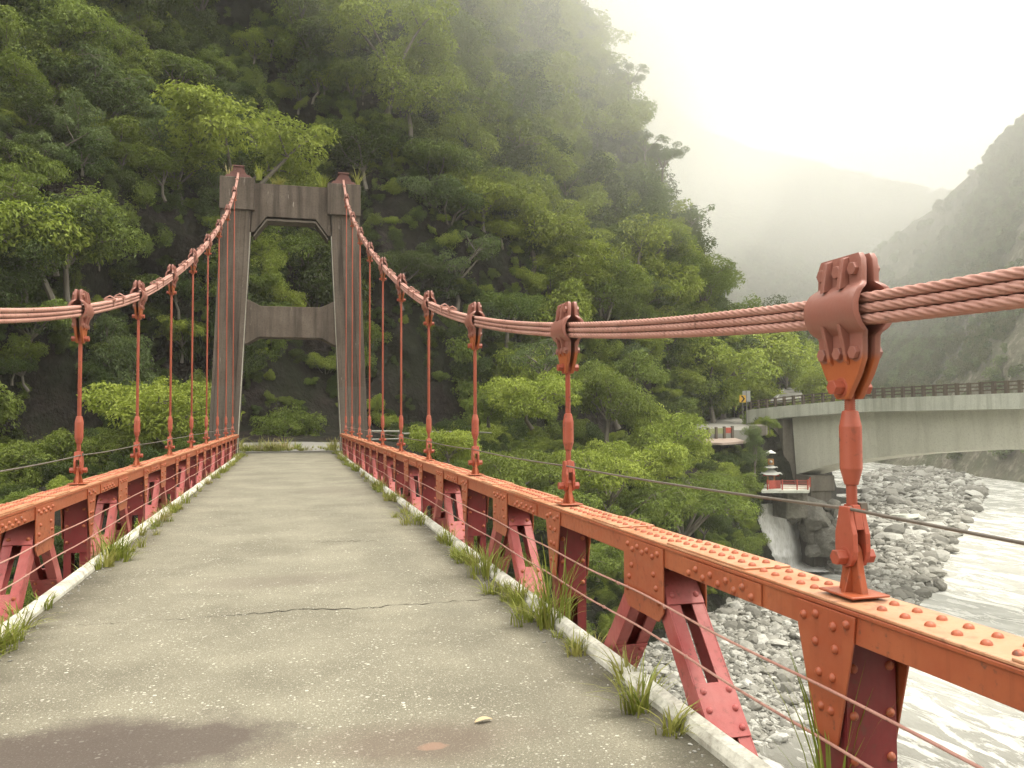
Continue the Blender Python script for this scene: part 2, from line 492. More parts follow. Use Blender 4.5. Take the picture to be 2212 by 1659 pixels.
bs = m.math('SUBTRACT', .75, m.math('MULTIPLY', sm.outputs[0], .6))
bp = m.n('Bump'); m.set(bp, 'Height', h); m.set(bp, 'Strength', bs); m.set(bp, 'Distance', .4)
m.principled(c, m.math('ADD', .22, m.math('MULTIPLY', foam, .45)), .32, bp.outputs[0]); M['water'] = m.m
m = NT('falling_water'); p = m.pos()
n1 = m.noise(m.mapping(p, (3.2, 3.2, .35)), 1, 6, .7)
m.principled(m.mix(m.ramp(n1, [(.35, 0), (.6, 1)]), (.66, .65, .61), (.93, .92, .90)), .5, .4, m.bump(n1, .8, .3)); M['falls'] = m.m
# ================================================================== LAND
BED = -14.2
TH  = [-70,  -45,  -25,  -17,   -8,    0,    6,   12, 14.8,   18,   22, 24.5,   27,   29,   31, 33.5, 35.0, 36.2,   41]
RF  = [ 20,   22,   25,   27,   30,   33,   37,   43,   46,   49,   53,   59,   66,   71,   80,   90,  101,  110,  125]
RT  = [ 30,   32,   35,   36.5, 36,   36,   42,   52,   60,   66,   72,   76,   80,   83,   90,   97,  108,  118,  135]
ZT  = [ -2,   -2,   -3,   -3,  -.6,  -.1, -.3,  -.8, -1.4, -2.0, -2.4,  -2.2, -1.9, -1.4,  -.8,  1.6,  1.0, -14.5, -15.5]
R0  = [ 40,   42,   46,   49,   55,   58,   62,   67,   70,   74,   80,   86,   98,  108,  122,  145,  165,  170,  170]
ZB  = [ -1,   -1,   -1,  -.5,    0,    0,  .1,    .0,   -.2,  -.6,   -.8,  -.8,  -.4,  -.1,   .6,  3.0,  2.0, -14.6, -15.6]
TC  = [.75,  .75,  .75,  .75,  .75,  .75,  .75,  .75,  .70,  .56,  .385, .275,  .145,  .105, .085, .05,  .01, -.20, -.20]
SL  = [2.3,  2.3,  2.4,  2.5,  2.6,  2.7,  2.6,  2.5,  2.4,  2.3,  2.2,  2.2,  2.0,  1.8,  1.6,  1.4,  1.2,    1,   1]
ths = np.arange(-66, 41.01, .36)
NP_ = 190
rows = []
for th in ths:
    g = lambda T: np.interp(th, TH, T)
    rf, rt, zt, r0, zb, tc, sl = map(g, (RF, RT, ZT, R0, ZB, TC, SL))
    r1 = (sl*r0 + 1.6 - zb) / max(.2, sl - tc) if tc > 0 else r0+8
    z1 = max(zb+.5, 1.6 + tc*r1) if tc > 0 else zb
    rr = np.array([rf-6, rf, rf+(rt-rf)*.5, rt, r0-(r0-rt)*.25, r0, r0+.3*(r1-r0), r0+.7*(r1-r0), r1, r1+10, r1+45])
    zz = np.array([BED-2.5, BED, BED+(zt-BED)*.62, zt, zb, zb+.6, zb+.33*(z1-zb), zb+.72*(z1-zb), z1, z1+1, z1-6])
    s = np.concatenate([[0], np.cumsum(np.hypot(np.diff(rr), np.diff(zz)))])
    # dense where it is seen
    knots = np.interp(np.linspace(0, 1, NP_), [0, .22, .30, .92, 1], [0, s[3], s[5], s[8], s[-1]])
    r = np.interp(knots, s, rr); z = np.interp(knots, s, zz)
    t = R(th)
    rows.append(np.stack([r*math.sin(t), r*math.cos(t), z, np.full(NP_, r0), np.full(NP_, zb), np.full(NP_, rt)], -1))
G = np.array(rows)
P = G[..., :3].copy()
nrm = np.stack([-P[..., 0], -P[..., 1], 0*P[..., 0]], -1); nrm /= np.linalg.norm(nrm, axis=-1, keepdims=True)
rad = np.hypot(P[..., 0], P[..., 1])
up = np.clip((P[..., 2]-G[..., 4]-.8)/6, 0, 1)                     # 1 on the cliff
bank = np.clip((G[..., 5]-.5-rad)/2.5, 0, 1)*np.clip((P[..., 2]-BED)/1.5, 0, 1)
sp = P.copy(); sp[..., 2] *= .55; sp[..., 0] += P[..., 2]*.55       # spurs lean down to the right
off = up*(6.2*fbm(sp, 26, 3, 3) + 3.4*fbm(P, 8, 4, 9) + 1.7*fbm(P, 2.4, 3, 21)) + bank*(1.6*fbm(P, 7, 4, 5)+.8*fbm(P, 2.2, 3, 8))
px, py, dd = project(P)
def seg_dist(px, py, poly):
    best = np.full(px.shape, 1e9)
    for (x0, y0), (x1, y1) in zip(poly[:-1], poly[1:]):
        dx, dy = x1-x0, y1-y0
        t = np.clip(((px-x0)*dx+(py-y0)*dy)/(dx*dx+dy*dy), 0, 1)
        best = np.minimum(best, np.hypot(px-x0-t*dx, py-y0-t*dy))
    return best
GULLY = [(430, -60), (560, 90), (640, 260), (705, 470), (690, 640), (660, 830), (700, 930)]
GULLY2 = [(250, 620), (300, 760), (420, 800)]
gd = np.minimum(seg_dist(px, py, GULLY)/95, seg_dist(px, py, GULLY2)/90)
off -= up*5.0*np.exp(-gd**2)
P += nrm*off[..., None]
P[..., 2] += (1-up)*(.12*fbm(P, 3, 3, 31))
nu, nv = P.shape[:2]
LF = grid_faces(nu, nv)
LV = P.reshape(-1, 3)
cliff = link('cliff', np_mesh('cliff', LV, LF[:, ::-1], M['cliff']))
tag(cliff, 'steep dark rocky gorge side rising behind the concrete tower', kind='structure')
from mathutils.bvhtree import BVHTree
LAND = BVHTree.FromPolygons([tuple(v) for v in LV], [tuple(f) for f in LF])
def hit(px, py):
    h = LAND.ray_cast(CAM_LOC, ray(px, py).normalized())
    return h[0], h[3]
def ground(x, y, z0=60):
    h = LAND.ray_cast(Vector((x, y, z0)), Vector((0, 0, -1)))
    return h[0].z if h[0] is not None else BED

# far mountains: two heightfields further up the valley
def mountain(name, label, th0, th1, table, mat, seed, amp):
    tt = np.arange(th0, th1, .30)
    rows = []
    T = np.array(table)                                  # theta, foot range, crest range, crest elevation tangent
    n = 120
    for th in tt:
        rf, rc, tc = (np.interp(th, T[:, 0], T[:, k]) for k in (1, 2, 3))
        q = np.linspace(0, 1.25, n)
        r = rf + (rc-rf)*q
        zc = 1.6 + tc*rc
        e = np.clip(q, 0, 1)
        z = BED-1 + (zc-BED+1)*(.25*e + .75*e**1.25) - np.clip(q-1, 0, 1)*60
        t = R(th)
        rows.append(np.stack([r*math.sin(t), r*math.cos(t), z], -1))
    Q = np.array(rows)
    nn = np.stack([-Q[..., 0], -Q[..., 1], 0*Q[..., 0]], -1); nn /= np.linalg.norm(nn, axis=-1, keepdims=True)
    u = np.clip((Q[..., 2]-BED)/15, 0, 1)
    sq = Q.copy(); sq[..., 2] *= .4
    Q += nn*(u*(amp*fbm(sq, 70, 4, seed)+amp*.35*fbm(Q, 18, 4, seed+5)))[..., None]
    Q[..., 2] += u*amp*.10*fbm(Q, 8, 3, seed+9)
    a, b = Q.shape[:2]
    V = Q.reshape(-1, 3); F = grid_faces(a, b)
    o = link(name, np_mesh(name, V, F[:, ::-1], mat))
    tag(o, label, kind='structure')
    return V, F
FARV, FARF = mountain('far_mountain', 'pale wooded mountain fading into mist up the valley', 10, 62,
    [(10, 310, 680, .40), (22, 310, 680, .40), (25, 310, 690, .385), (28, 315, 700, .335), (31, 320, 700, .31), (34, 330, 700, .29), (38, 340, 700, .265), (42, 350, 700, .24), (46, 360, 700, .235), (62, 370, 700, .24)], M['far_cliff'], 41, 26)
RIV, RIF = mountain('right_mountain', 'steep scree-streaked hillside beyond the river on the right', 31, 80,
    [(31, 345, 380, -.01), (33.5, 335, 400, .075), (36, 320, 420, .135), (39, 295, 430, .185), (42, 262, 400, .222), (44.5, 240, 370, .265), (46.5, 225, 350, .295), (50, 210, 330, .36), (58, 200, 310, .48), (80, 190, 300, .6)], M['right_cliff'], 57, 17)

# the gorge side behind the camera, at the other end of the bridge, and the valley floor
us = np.linspace(-260, 330, 110); vs_ = np.linspace(0, 1, 40)
U, Vv = np.meshgrid(us, vs_, indexing='ij')
Q = np.stack([U, -44-.0006*(U-20)**2-95*Vv**1.1-6*fbm(np.stack([U, 0*U, Vv*120], -1), 30, 4, 301), BED-2+Vv*92], -1)
tag(link('near_gorge_side', np_mesh('near_gorge_side', Q.reshape(-1, 3), grid_faces(110, 40), M['far_cliff'])), 'wooded gorge side at the near end of the bridge', kind='structure')
tag(link('valley_floor', np_mesh('valley_floor', [(-880, -880, BED-2.8), (1880, -880, BED-2.8), (1880, 1880, BED-2.8), (-880, 1880, BED-2.8)], [(0, 1, 2, 3)], M['sand'])), 'gravel floor of the valley', kind='structure')

# ------------------------------------------------------------------ river bed and water
GRAV = [(1250,1440),(1340,1415),(1460,1340),(1560,1285),(1680,1245),(1735,1238),(1800,1275),(1850,1262),(1868,1200),(1860,1100),(1868,1020),(1960,1008),(2040,1003),(2100,1028),(2135,1055),(2112,1100),(2070,1150),(2040,1205),(2018,1268),(1962,1318),(1880,1352),(1850,1400),(1800,1450),(1778,1550),(1700,1592),(1640,1606),(1560,1625),(1450,1560),(1330,1500)]
GP = np.array([tuple(at_z(a, b, BED))[:2] for a, b in GRAV])
def inside(x, y, poly):
    c = np.zeros(np.shape(x), bool)
    n = len(poly); j = n-1
    for i in range(n):
        xi, yi = poly[i]; xj, yj = poly[j]
        k = ((yi > y) != (yj > y)) & (x < (xj-xi)*(y-yi)/(yj-yi+1e-12)+xi)
        c ^= k; j = i
    return c
def edge_dist(x, y, poly):
    d = np.full(np.shape(x), 1e9)
    for i in range(len(poly)):
        x0, y0 = poly[i-1]; x1, y1 = poly[i]
        dx, dy = x1-x0, y1-y0
        t = np.clip(((x-x0)*dx+(y-y0)*dy)/(dx*dx+dy*dy+1e-9), 0, 1)
        d = np.minimum(d, np.hypot(x-x0-t*dx, y-y0-t*dy))
    return d
def bed_height(x, y):
    d = edge_dist(x, y, GP); s = np.where(inside(x, y, GP), d, -d)
    q = np.stack([x, y, 0*x], -1)
    s = s + 1.4*fbm(q, 5, 3, 77)
    return BED - .30 + np.clip(s*.16, -1.2, .55) + .16*fbm(q, 3, 3, 61)*np.clip(s+1, 0, 1)
xs = np.concatenate([np.arange(-60, 10, 2.5), np.arange(10, 90, .55), np.arange(90, 420, 4)])
ys = np.concatenate([np.arange(-60, 20, 3), np.arange(20, 110, .55), np.arange(110, 470, 4)])
XX, YY = np.meshgrid(xs, ys, indexing='ij')
ZZ = bed_height(XX, YY)
bedV = np.stack([XX, YY, ZZ], -1).reshape(-1, 3)
tag(link('riverbed', np_mesh('riverbed', bedV, grid_faces(len(xs), len(ys)), M['sand'])), 'pale gravel bar and bed of the river below the bridge', kind='structure')
WZ = BED - .22
xs = np.concatenate([np.arange(-60, 14, 2.5), np.arange(14, 75, .40), np.arange(75, 420, 3)])
ys = np.concatenate([np.arange(-60, 14, 2.5), np.arange(14, 80, .40), np.arange(80, 470, 3)])
XX, YY = np.meshgrid(xs, ys, indexing='ij')
c, s_ = math.cos(R(28)), math.sin(R(28))
q = np.stack([(XX*c+YY*s_)*.9, (-XX*s_+YY*c)*.35, 0*XX], -1)
rough = np.clip(1.25-np.hypot(XX, YY)/110, .25, 1)
ZZ = WZ + rough*(.30*np.abs(fbm(q, 2.2, 4, 88))+.22*fbm(q, .9, 3, 90)) - .05
tag(link('river', np_mesh('river', np.stack([XX, YY, ZZ], -1).reshape(-1, 3), grid_faces(len(xs), len(ys)), M['water'])), 'fast milky white river under the bridge', kind='structure')

# ================================================================== BRIDGE DECK
deck = MB()
n = 60
W = 1.952
ysd = list(np.linspace(-6, 38.4, n))
for y0, y1 in zip(ysd[:-1], ysd[1:]):
    pass
m_ = MB()
m_.box(-W, W, -8, 38.4, -.32, 0)
dk = m_.build('deck_road', M['road']); tag(dk, 'worn asphalt bridge deck with pale aggregate and a thin crack', kind='structure')
# hairline crack: a shallow dark groove strip set into the deck
m = NT('crack_shadow_filler'); m.principled((.035, .03, .026), .95, .1); M['crack'] = m.m
ck = MB()
pts = []
crk = [(281,1346,.3),(420,1336,.5),(500,1330,.7),(562,1325,1),(640,1318,1.2),(781,1315,1),(830,1310,1),(900,1306,.7),(1031,1296,.6),(1130,1288,.3)]
for crk_ in (crk, [(640,1172,.3),(690,1171,.7),(760,1169,.9),(840,1168,.6),(900,1166,.2)], [(655,1099,.3),(700,1098,.8),(760,1097,.4)], [(150,1352,.2),(220,1349,.6),(281,1346,.4)]):
    wv = []
    for k in range(len(crk_)-1):
        (x0, y0, w0), (x1, y1, w1) = crk_[k], crk_[k+1]
        for t in np.linspace(0, 1, 11)[:-1]:
            q_ = at_z((x0+(x1-x0)*t), y0+(y1-y0)*t+random.uniform(-1.9, 1.9), 0)
            wv.append((q_.x, q_.y, (w0+(w1-w0)*t)*.0085*random.uniform(.15, 1.4)))
    vs = []
    for x, y, w in wv: vs += [(x, y-w, .0035), (x, y+w, .0035)]
    ck.add(vs, [(2*i, 2*i+2, 2*i+3, 2*i+1) for i in range(len(wv)-1)])
tag(ck.build('pavement_crack', M['crack'], dk))

def kerb(side):
    prof_n = 150
    vs = []; fs = []
    x0, x1 = 1.955, 2.052
    ysk = np.linspace(-3, 36.55, prof_n)
    for i, y in enumerate(ysk):
        q_ = np.array([[x0*side*3, y*2.3, 0]])
        j = fbm(q_, .5, 3, 5)[0]*.012; k = fbm(q_, .35, 3, 15)[0]*.010
        chip = max(0, fbm(q_*1.0, .25, 2, 33)[0]-.32)*.10
        ring = [(x0-.012+j, -.3), (x0-.004+j, .03-chip*.5), (x0+.022+j+chip*.4, .072+k-chip), (x1-.015, .080+k*.5), (x1, .066), (x1, -.3)]
        vs += [(side*a, y, b) for a, b in ring]
    n6 = 6
    for i in range(prof_n-1):
        for a in range(n6-1):
            f = (i*n6+a, (i+1)*n6+a, (i+1)*n6+a+1, i*n6+a+1)
            fs.append(f if side < 0 else f[::-1])
    fs.append(tuple(range(6))); fs.append(tuple(range((prof_n-1)*6, prof_n*6)))
    o = MB().add(vs, fs, False).build('kerb', M['kerb'])
    tag(o, 'low whitewashed %s kerb along the deck edge' % ('right' if side > 0 else 'left'), kind='structure')
kerb(1); kerb(-1)
# the road beyond the tower and the yard at the foot of the cliff
g = MB()
yv = []
outline = [(-3.4, 38.4), (2.6, 38.4), (3.6, 41), (4.2, 48), (4.0, 60), (-3.0, 60.5), (-5.5, 50)]
g.prism(outline, -.5, .06, 'z')
tag(g.build('approach_road', M['far_road']), 'grey road leading past the tower to the foot of the cliff', kind='structure')
# ================================================================== SUSPENSION BRIDGE
XH = 2.2                            # cable plane
CT, CB = .872, .735                 # top chord top / bottom
Y0H, SP = 2.88, 3.52                # first panel point, spacing
YT = 37.2                           # tower
def yk(k): return Y0H + SP*k
# ---- cable height above the deck, by panel index
CK = np.array([-4, -3, -2, -1, 0, 1, 2, 3, 4, 5, 6, 7, 8, 9, 9.72])
CZ = np.array([.92, .62, .44, .37, .418, .70, 1.17, 1.83, 2.70, 3.70, 4.80, 6.02, 7.38, 8.98, 10.60]) + 1.6
def cable_z(y):
    k = (y-Y0H)/SP
    # smooth (Catmull-Rom) reading of the table
    i = int(np.clip(np.searchsorted(CK, k)-1, 1, len(CK)-3))
    x = CK[i-1:i+3]; z = CZ[i-1:i+3]
    s = 0
    for a in range(4):
        w = 1
        for b in range(4):
            if a != b: w *= (k-x[b])/(x[a]-x[b])
        s += w*z[a]
    return s
TOPZ = float(cable_z(YT-.1))

# ---- wire rope: six-strand twisted section swept along the cable
def rope_mesh(name, path, r, lay, mat, nang=18, strands=6, depth=.42):
    pts = [Vector(p) for p in path]
    L = 0; vs = []; 
    for k, p in enumerate(pts):
        if k: L += (p-pts[k-1]).length
        t = (pts[min(k+1, len(pts)-1)]-pts[max(k-1, 0)]).normalized()
        nx = Vector((1, 0, 0)); ny = t.cross(nx).normalized()
        for i in range(nang):
            a = 2*PI*i/nang
            rr = r*(1-depth*(1-abs(math.cos((a-2*PI*L/lay)*strands/2))**.8))
            vs.append(p + nx*math.cos(a)*rr + ny*math.sin(a)*rr)
    V = np.array([tuple(v) for v in vs]); m = len(pts)
    i = np.arange(m-1)[:, None]*nang + np.arange(nang)[None, :]
    j = np.arange(m-1)[:, None]*nang + (np.arange(nang)[None, :]+1) % nang
    F = np.stack([i, j, j+nang, i+nang], -1).reshape(-1, 4)
    return np_mesh(name, V, F, mat)
ROPE_R = .0205
def ypath(y0, near_step):
    out = [y0]
    y = y0
    while y < YT-.05:
        d = max(2.2, y)
        st = near_step if y < 5.2 else (.06 if y < 9 else .35)
        y = min(y+st, YT-.05); out.append(y)
    return out
for side in (1, -1):
    cab = empty('suspension_cable', (side*XH, 20, 5))
    tag(cab, '%s main cable of bundled red wire ropes rising to the tower' % ('right' if side > 0 else 'left'), 'cable', 'main suspension cables')
    for cx in (-1, 1):
        for cz in (-1, 0, 1):
            yp = ypath(-9, .0085 if side > 0 else .03) if False else None
            ys0 = np.concatenate([np.arange(-9, 1.2, .25), np.arange(1.2, 7.0, .010 if side > 0 else .05), np.arange(7.0, 12.5, .022), np.arange(12.5, YT, .35)])
            pth = [(cx*.0225, y-20, cable_z(y)+cz*.042-5) for y in ys0]
            # over the saddle and down the back
            pth += [(cx*.0225, YT+.25-20, TOPZ+cz*.042-5-.02), (cx*.0225+side*.12, YT+1.2-20, TOPZ-.55+cz*.042-5), (cx*.0225+side*1.5, YT+16-20, .3+cz*.042-5)]
            link('wire_rope', rope_mesh('wire_rope', pth, ROPE_R*1.03, .34, M['rope'], 24 if side > 0 else 12), cab)

for side in (1, -1):
    cab = [o for o in COL.objects if o.name.startswith('suspension_cable')][0 if side > 0 else 1]
    for k in range(2, 10):
        for f in (.42, .60):
            y = Y0H+SP*(k+f)
            if y > YT-.6: continue
            z = float(cable_z(y)); sl = math.atan((cable_z(y+.1)-cable_z(y-.1))/.2)
            a = MB(); a.tube([(-.05, 0, -.02), (-.05, 0, .09), (0, 0, .115), (.05, 0, .09), (.05, 0, -.02)], .011, 6); a.box(-.07, .07, -.025, .025, .062, .082)
            o = a.build('rope_clamp', M['rope'], cab); o.location = (0, y-20, z-5); o.rotation_euler = (sl, 0, random.uniform(-.3, .3))
# ---- hanger: cable band, rod, turnbuckle, fork, foot bracket
def hexa(rad): return [(rad*math.cos(PI/3*i+PI/6), rad*math.sin(PI/3*i+PI/6)) for i in range(6)]
def band_plate():
    """outer cheek of the cable band, built at +x, cable centre at the origin"""
    b = MB()
    t = .026
    cross = [(.012, .215), (.038, .215), (.042, .10), (.078, .066), (.096, .03), (.096, -.03), (.078, -.068), (.046, -.10), (.040, -.34), (.014, -.34),
             (.018, -.105), (.050, -.060), (.066, -.02), (.066, .02), (.050, .056), (.018, .095)]
    hw = lambda z: np.interp(z, [-.36, -.345, -.32, -.22, -.17, -.11, -.09, .085, .10, .16, .20, .218], [.030, .044, .060, .132, .136, .138, .158, .158, .138, .138, .134, .118])
    ztop = [.217, .19, .15, .110, .100, .090, .078, .066, .052, .036, .018, 0, -.018, -.036, -.052, -.066, -.078, -.090, -.10, -.112, -.16, -.20, -.26, -.32, -.345, -.358]
    def xo(z): return max(np.interp(z, [-.36, -.12, .12, .22], [.040, .043, .041, .038]), .100*math.sqrt(max(0, 1-(z/.108)**2)) if abs(z) < .108 else 0)
    def xi(z): return np.interp(z, [-.36, -.108, -.060, -.02, .02, .060, .100, .22], [.014, .016, .056, .070, .070, .056, .016, .012])
    ny = 9
    vs = []
    for z in ztop:
        for s in np.linspace(-1, 1, ny): vs.append((xo(z), s*hw(z), z))
    o = len(vs)
    for z in ztop:
        for s in np.linspace(-1, 1, ny): vs.append((xi(z), s*hw(z), z))
    nz = len(ztop); fs = []
    for k in range(nz-1):
        for i in range(ny-1):
            a = k*ny+i
            fs.append((a, a+ny, a+ny+1, a+1)); fs.append((o+a, o+a+1, o+a+ny+1, o+a+ny))
        a = k*ny; fs.append((a, o+a, o+a+ny, a+ny)); a = k*ny+ny-1; fs.append((a, a+ny, o+a+ny, o+a))
    for i in range(ny-1):
        fs.append((i, i+1, o+i+1, o+i)); a = (nz-1)*ny+i; fs.append((a, o+a, o+a+1, a+1))
    b.add(vs, fs, True)
    return b
def band_rib(y, upper):
    if upper: return MB().prism([(.036, .210), (.064, .200), (.072, .165), (.086, .075), (.04, .09)], y-.012, y+.012, 'y')
    return MB().prism([(.038, -.09), (.090, -.060), (.072, -.13), (.058, -.205), (.038, -.225)], y-.010, y+.010, 'y')
ROTY = Matrix.Rotation(R(90), 4, 'Y')
def bolt(r, h):
    b = MB(); b.prism(hexa(r), 0, h, 'z', ROTY); b.lathe([(r*1.35, -.006), (r*1.35, 0)], 14, ROTY)
    return b
ME = {}
pm = band_plate().mesh('band_plate', M['rope'], .005, 2)
ME['plate'] = pm
pm.shade_smooth() if hasattr(pm, 'shade_smooth') else None
pm.set_sharp_from_angle(angle=R(38))
RIBS = [band_rib(y, u).mesh('band_rib', M['rope'], .004, 2) for y in (-.052, .052) for u in (0, 1)]
ME['bolt'] = bolt(.027, .020).mesh('bolt', M['rope'], .0015)
ME['pin'] = bolt(.031, .045).mesh('pin_bolt', M['rod'], .002)
MAT_LOWER = M['paint']
m = NT('band_paint'); p = m.obj()                 # band: brick red above, newer orange coat low down
sx = m.n('SeparateXYZ'); m.set(sx, 0, p)
e = m.math('ADD', sx.outputs[2], m.math('MULTIPLY', m.math('SUBTRACT', m.noise(p, 9, 3), .5), .03))
mr = m.n('MapRange'); m.set(mr, 'Value', e); m.set(mr, 'From Min', -.205); m.set(mr, 'From Max', -.175)
c1 = m.mix(m.noise(m.pos(), 14, 5, .65), (.40, .12, .038), (.34, .085, .035)); c2 = m.mix(m.noise(m.pos(), 9, 5, .65), (.30, .105, .076), (.26, .125, .10))
cc = m.mix(mr.outputs[0], c1, c2)
m.principled(cc, .42, .5, m.bump(m.noise(m.pos(), 60, 4, .6), .25, .004)); M['band'] = m.m
for q_ in [ME['plate'], ME['bolt']]+RIBS:
    q_.materials.clear(); q_.materials.append(M['band'])

# fixed-length lower gear (turnbuckle, fork, bracket), measured up from the chord top
tb = MB()
for a_ in ([(.022, 0), (.0265, .001), (.028, .006)], [(.028, .006), (.0435, .066)], [(.0435, .066), (.0435, .150), (.0435, .234)], [(.0435, .234), (.031, .296)], [(.031, .296), (.021, .300)]): tb.lathe(a_, 24, None, True, False)
ME['turn'] = tb.mesh('turnbuckle', M['rod'])
fk = MB()
fk.prism([(-.028, .205), (.028, .205), (.040, .15), (.056, .10), (.058, .03), (.050, .0), (.030, -.028), (0, -.040), (-.030, -.028), (-.050, 0), (-.058, .03), (-.056, .10), (-.040, .15)], .018, .040, 'x')
fk.prism([(-.028, .205), (.028, .205), (.040, .15), (.056, .10), (.058, .03), (.050, .0), (.030, -.028), (0, -.040), (-.030, -.028), (-.050, 0), (-.058, .03), (-.056, .10), (-.040, .15)], -.040, -.018, 'x')
fk.prism([(-.028, .212), (.028, .212), (.042, .15), (.050, .115), (-.050, .115), (-.042, .15)], -.0175, .0175, 'x')
ME['fork'] = fk.mesh('fork', M['rod'], .004, 2)
br = MB()
br.prism([(-.075, .012), (.075, .012), (.052, .10), (.040, .185), (.026, .21), (-.026, .21), (-.040, .185), (-.052, .10)], -.015, .015, 'x')
br.prism([(-.055, .012), (.055, .012), (.02, .13), (-.02, .13)], -.012, .012, 'y')
br.box(-.088, .088, -.105, .105, .0125, .022)
ME['bracket'] = br.mesh('foot_bracket', M['paint'], .003, 1)
ME['thread'] = MB().lathe(sum([[(.0195, i*.008), (.0225, i*.008+.004)] for i in range(14)], []), 14).mesh('threaded_end', M['rod'])
ORD = ['nearest', 'second', 'third', 'fourth', 'fifth', 'sixth', 'seventh', 'eighth', 'ninth', 'tenth']
def hanger(side, k):
    y = yk(k); zc = float(cable_z(y))
    slope = math.atan((cable_z(y+.2)-cable_z(y-.2))/.4)
    root = empty('hanger', (side*XH, y, CT))
    nth = ORD[k] if side > 0 else ORD[k-2]
    how = 'large red hanger with broad cable clamp' if (side > 0 and k == 0) else 'red rod hanger'
    if nth == 'nearest': lab = how + (' nearest on the right railing' if side > 0 else ' on left railing, nearest the left picture edge')
    else: lab = '%s, %s from the near end on %s side' % (how, nth, 'right' if side > 0 else 'left')
    if k == 9: lab = how + ', last before the %s tower leg' % ('right' if side > 0 else 'left')
    tag(root, lab, 'hanger', 'hanger rods carrying the deck')
    cb = empty('cable_band', (0, 0, zc-CT)); cb.parent = root
    # the band as one part, its cheeks and bolts as sub-parts
    for s in (1, -1):
        pl = link('band_plate', ME['plate'], cb); pl.rotation_euler = (-slope*0 if s > 0 else 0, 0, 0 if s > 0 else PI)
        for q_ in RIBS:
            rb = link('band_rib', q_, cb); rb.rotation_euler = (0, 0, 0 if s > 0 else PI)
    for s in (1, -1):
        for yy, zz, x in ((-.098, .155, .038), (0, .155, .038), (.098, .155, .038), (-.098, -.175, .043), (0, -.175, .043), (.098, -.175, .043)):
            b_ = link('bolt', ME['bolt'], cb, (s*x, yy, zz)); b_.rotation_euler = (0, 0, 0 if s > 0 else PI)
        b_ = link('pin_bolt', ME['pin'], cb, (s*.042, 0, -.31)); b_.rotation_euler = (0, 0, 0 if s > 0 else PI)
    eyez = zc-CT-.315
    tb0 = .355 if k < 9 else .3
    fk_ = link('fork', ME['fork'], root, (0, 0, .155))
    br_ = link('foot_bracket', ME['bracket'], root, (0, 0, 0))
    for s in (1, -1):
        b_ = link('pin_bolt', ME['pin'], root, (s*.041, 0, .160)); b_.rotation_euler = (0, 0, 0 if s > 0 else PI)
    th = link('threaded_end', ME['thread'], root, (0, 0, .365))
    TB0 = .445
    tb_ = link('turnbuckle', ME['turn'], root, (0, 0, TB0))
    th2 = link('threaded_end', ME['thread'], root, (0, 0, TB0+.298))
    rod = MB()
    st_ = MB(); st_.lathe([(.0195, .36), (.0195, TB0+.01)], 14); st_.build('stub_rod', M['rod'], root)
    z0 = TB0+.295
    if eyez-.02 > z0+.1:
        rod.lathe([(.0185, z0), (.0185, z0+.105), (.0205, z0+.11), (.0205, eyez)], 14)
        ey = MB(); ey.prism([(-.03, eyez-.04), (.03, eyez-.04), (.045, eyez), (.03, eyez+.045), (-.03, eyez+.045), (-.045, eyez)], -.013, .013, 'x'); ey.build('rod_eye', M['rod'], root)
    rod.build('rod', M['rod'], root)
for k in range(0, 10): hanger(1, k)
for k in range(2, 10): hanger(-1, k)

# ---- rivet
def dome(r, h, n=10, rings=3):
    return MB().lathe([(r*math.cos(a), h*math.sin(a)) for a in np.linspace(0, PI/2*.88, rings+1)], n, None, True, True)
RV = dome(.0192, .0165).mesh('rivet', M['paint'])
RVP = dome(.0185, .015).mesh('rivet', M['paint_pink'])
far_dome = dome(.0192, .0165, 7, 2)
NRIV = {1: 0, -1: 0}
def basis(nrm):
    return Vector(nrm).to_track_quat('Z', 'Y')
class Truss:
    def __init__(s, side):
        s.side = side
        s.root = empty('stiffening_truss', (side*XH, 18, 0))
        tag(s.root, '%s riveted orange red lattice girder that serves as the railing' % ('right' if side > 0 else 'left'), 'truss', 'riveted railing trusses')
        s.far = MB()
    def link(s, me_or_mb, name, mat, parent=None, bevel=.0):
        o = me_or_mb.build(name, mat, parent or s.root, bevel)
        return o
    def rivet(s, x, y, z, nrm, parent=None, pink=False):
        """x measured from the truss plane, positive to the outside; nrm likewise"""
        near = Vector((x*s.side+XH*s.side, y, z))
        n_ = Vector((nrm[0]*s.side, nrm[1], nrm[2]))
        if (near-CAM_LOC).length < 8.6 and y > 1.2 and NRIV[s.side] < 300:
            NRIV[s.side] += 1
            o = link('rivet', RVP if pink else RV, parent or s.root, (x*s.side, y-18, z))
            o.rotation_mode = 'QUATERNION'; o.rotation_quaternion = basis(n_)
        else:
            Mx = Matrix.Translation((x*s.side, y-18, z)) @ basis(n_).to_matrix().to_4x4()
            s.far.add(far_dome.v, far_dome.f, True, Mx)
def S(side, poly): return poly if side > 0 else [(-a, b) for a, b in poly]
YE = 36.52                          # truss ends at the tower leg
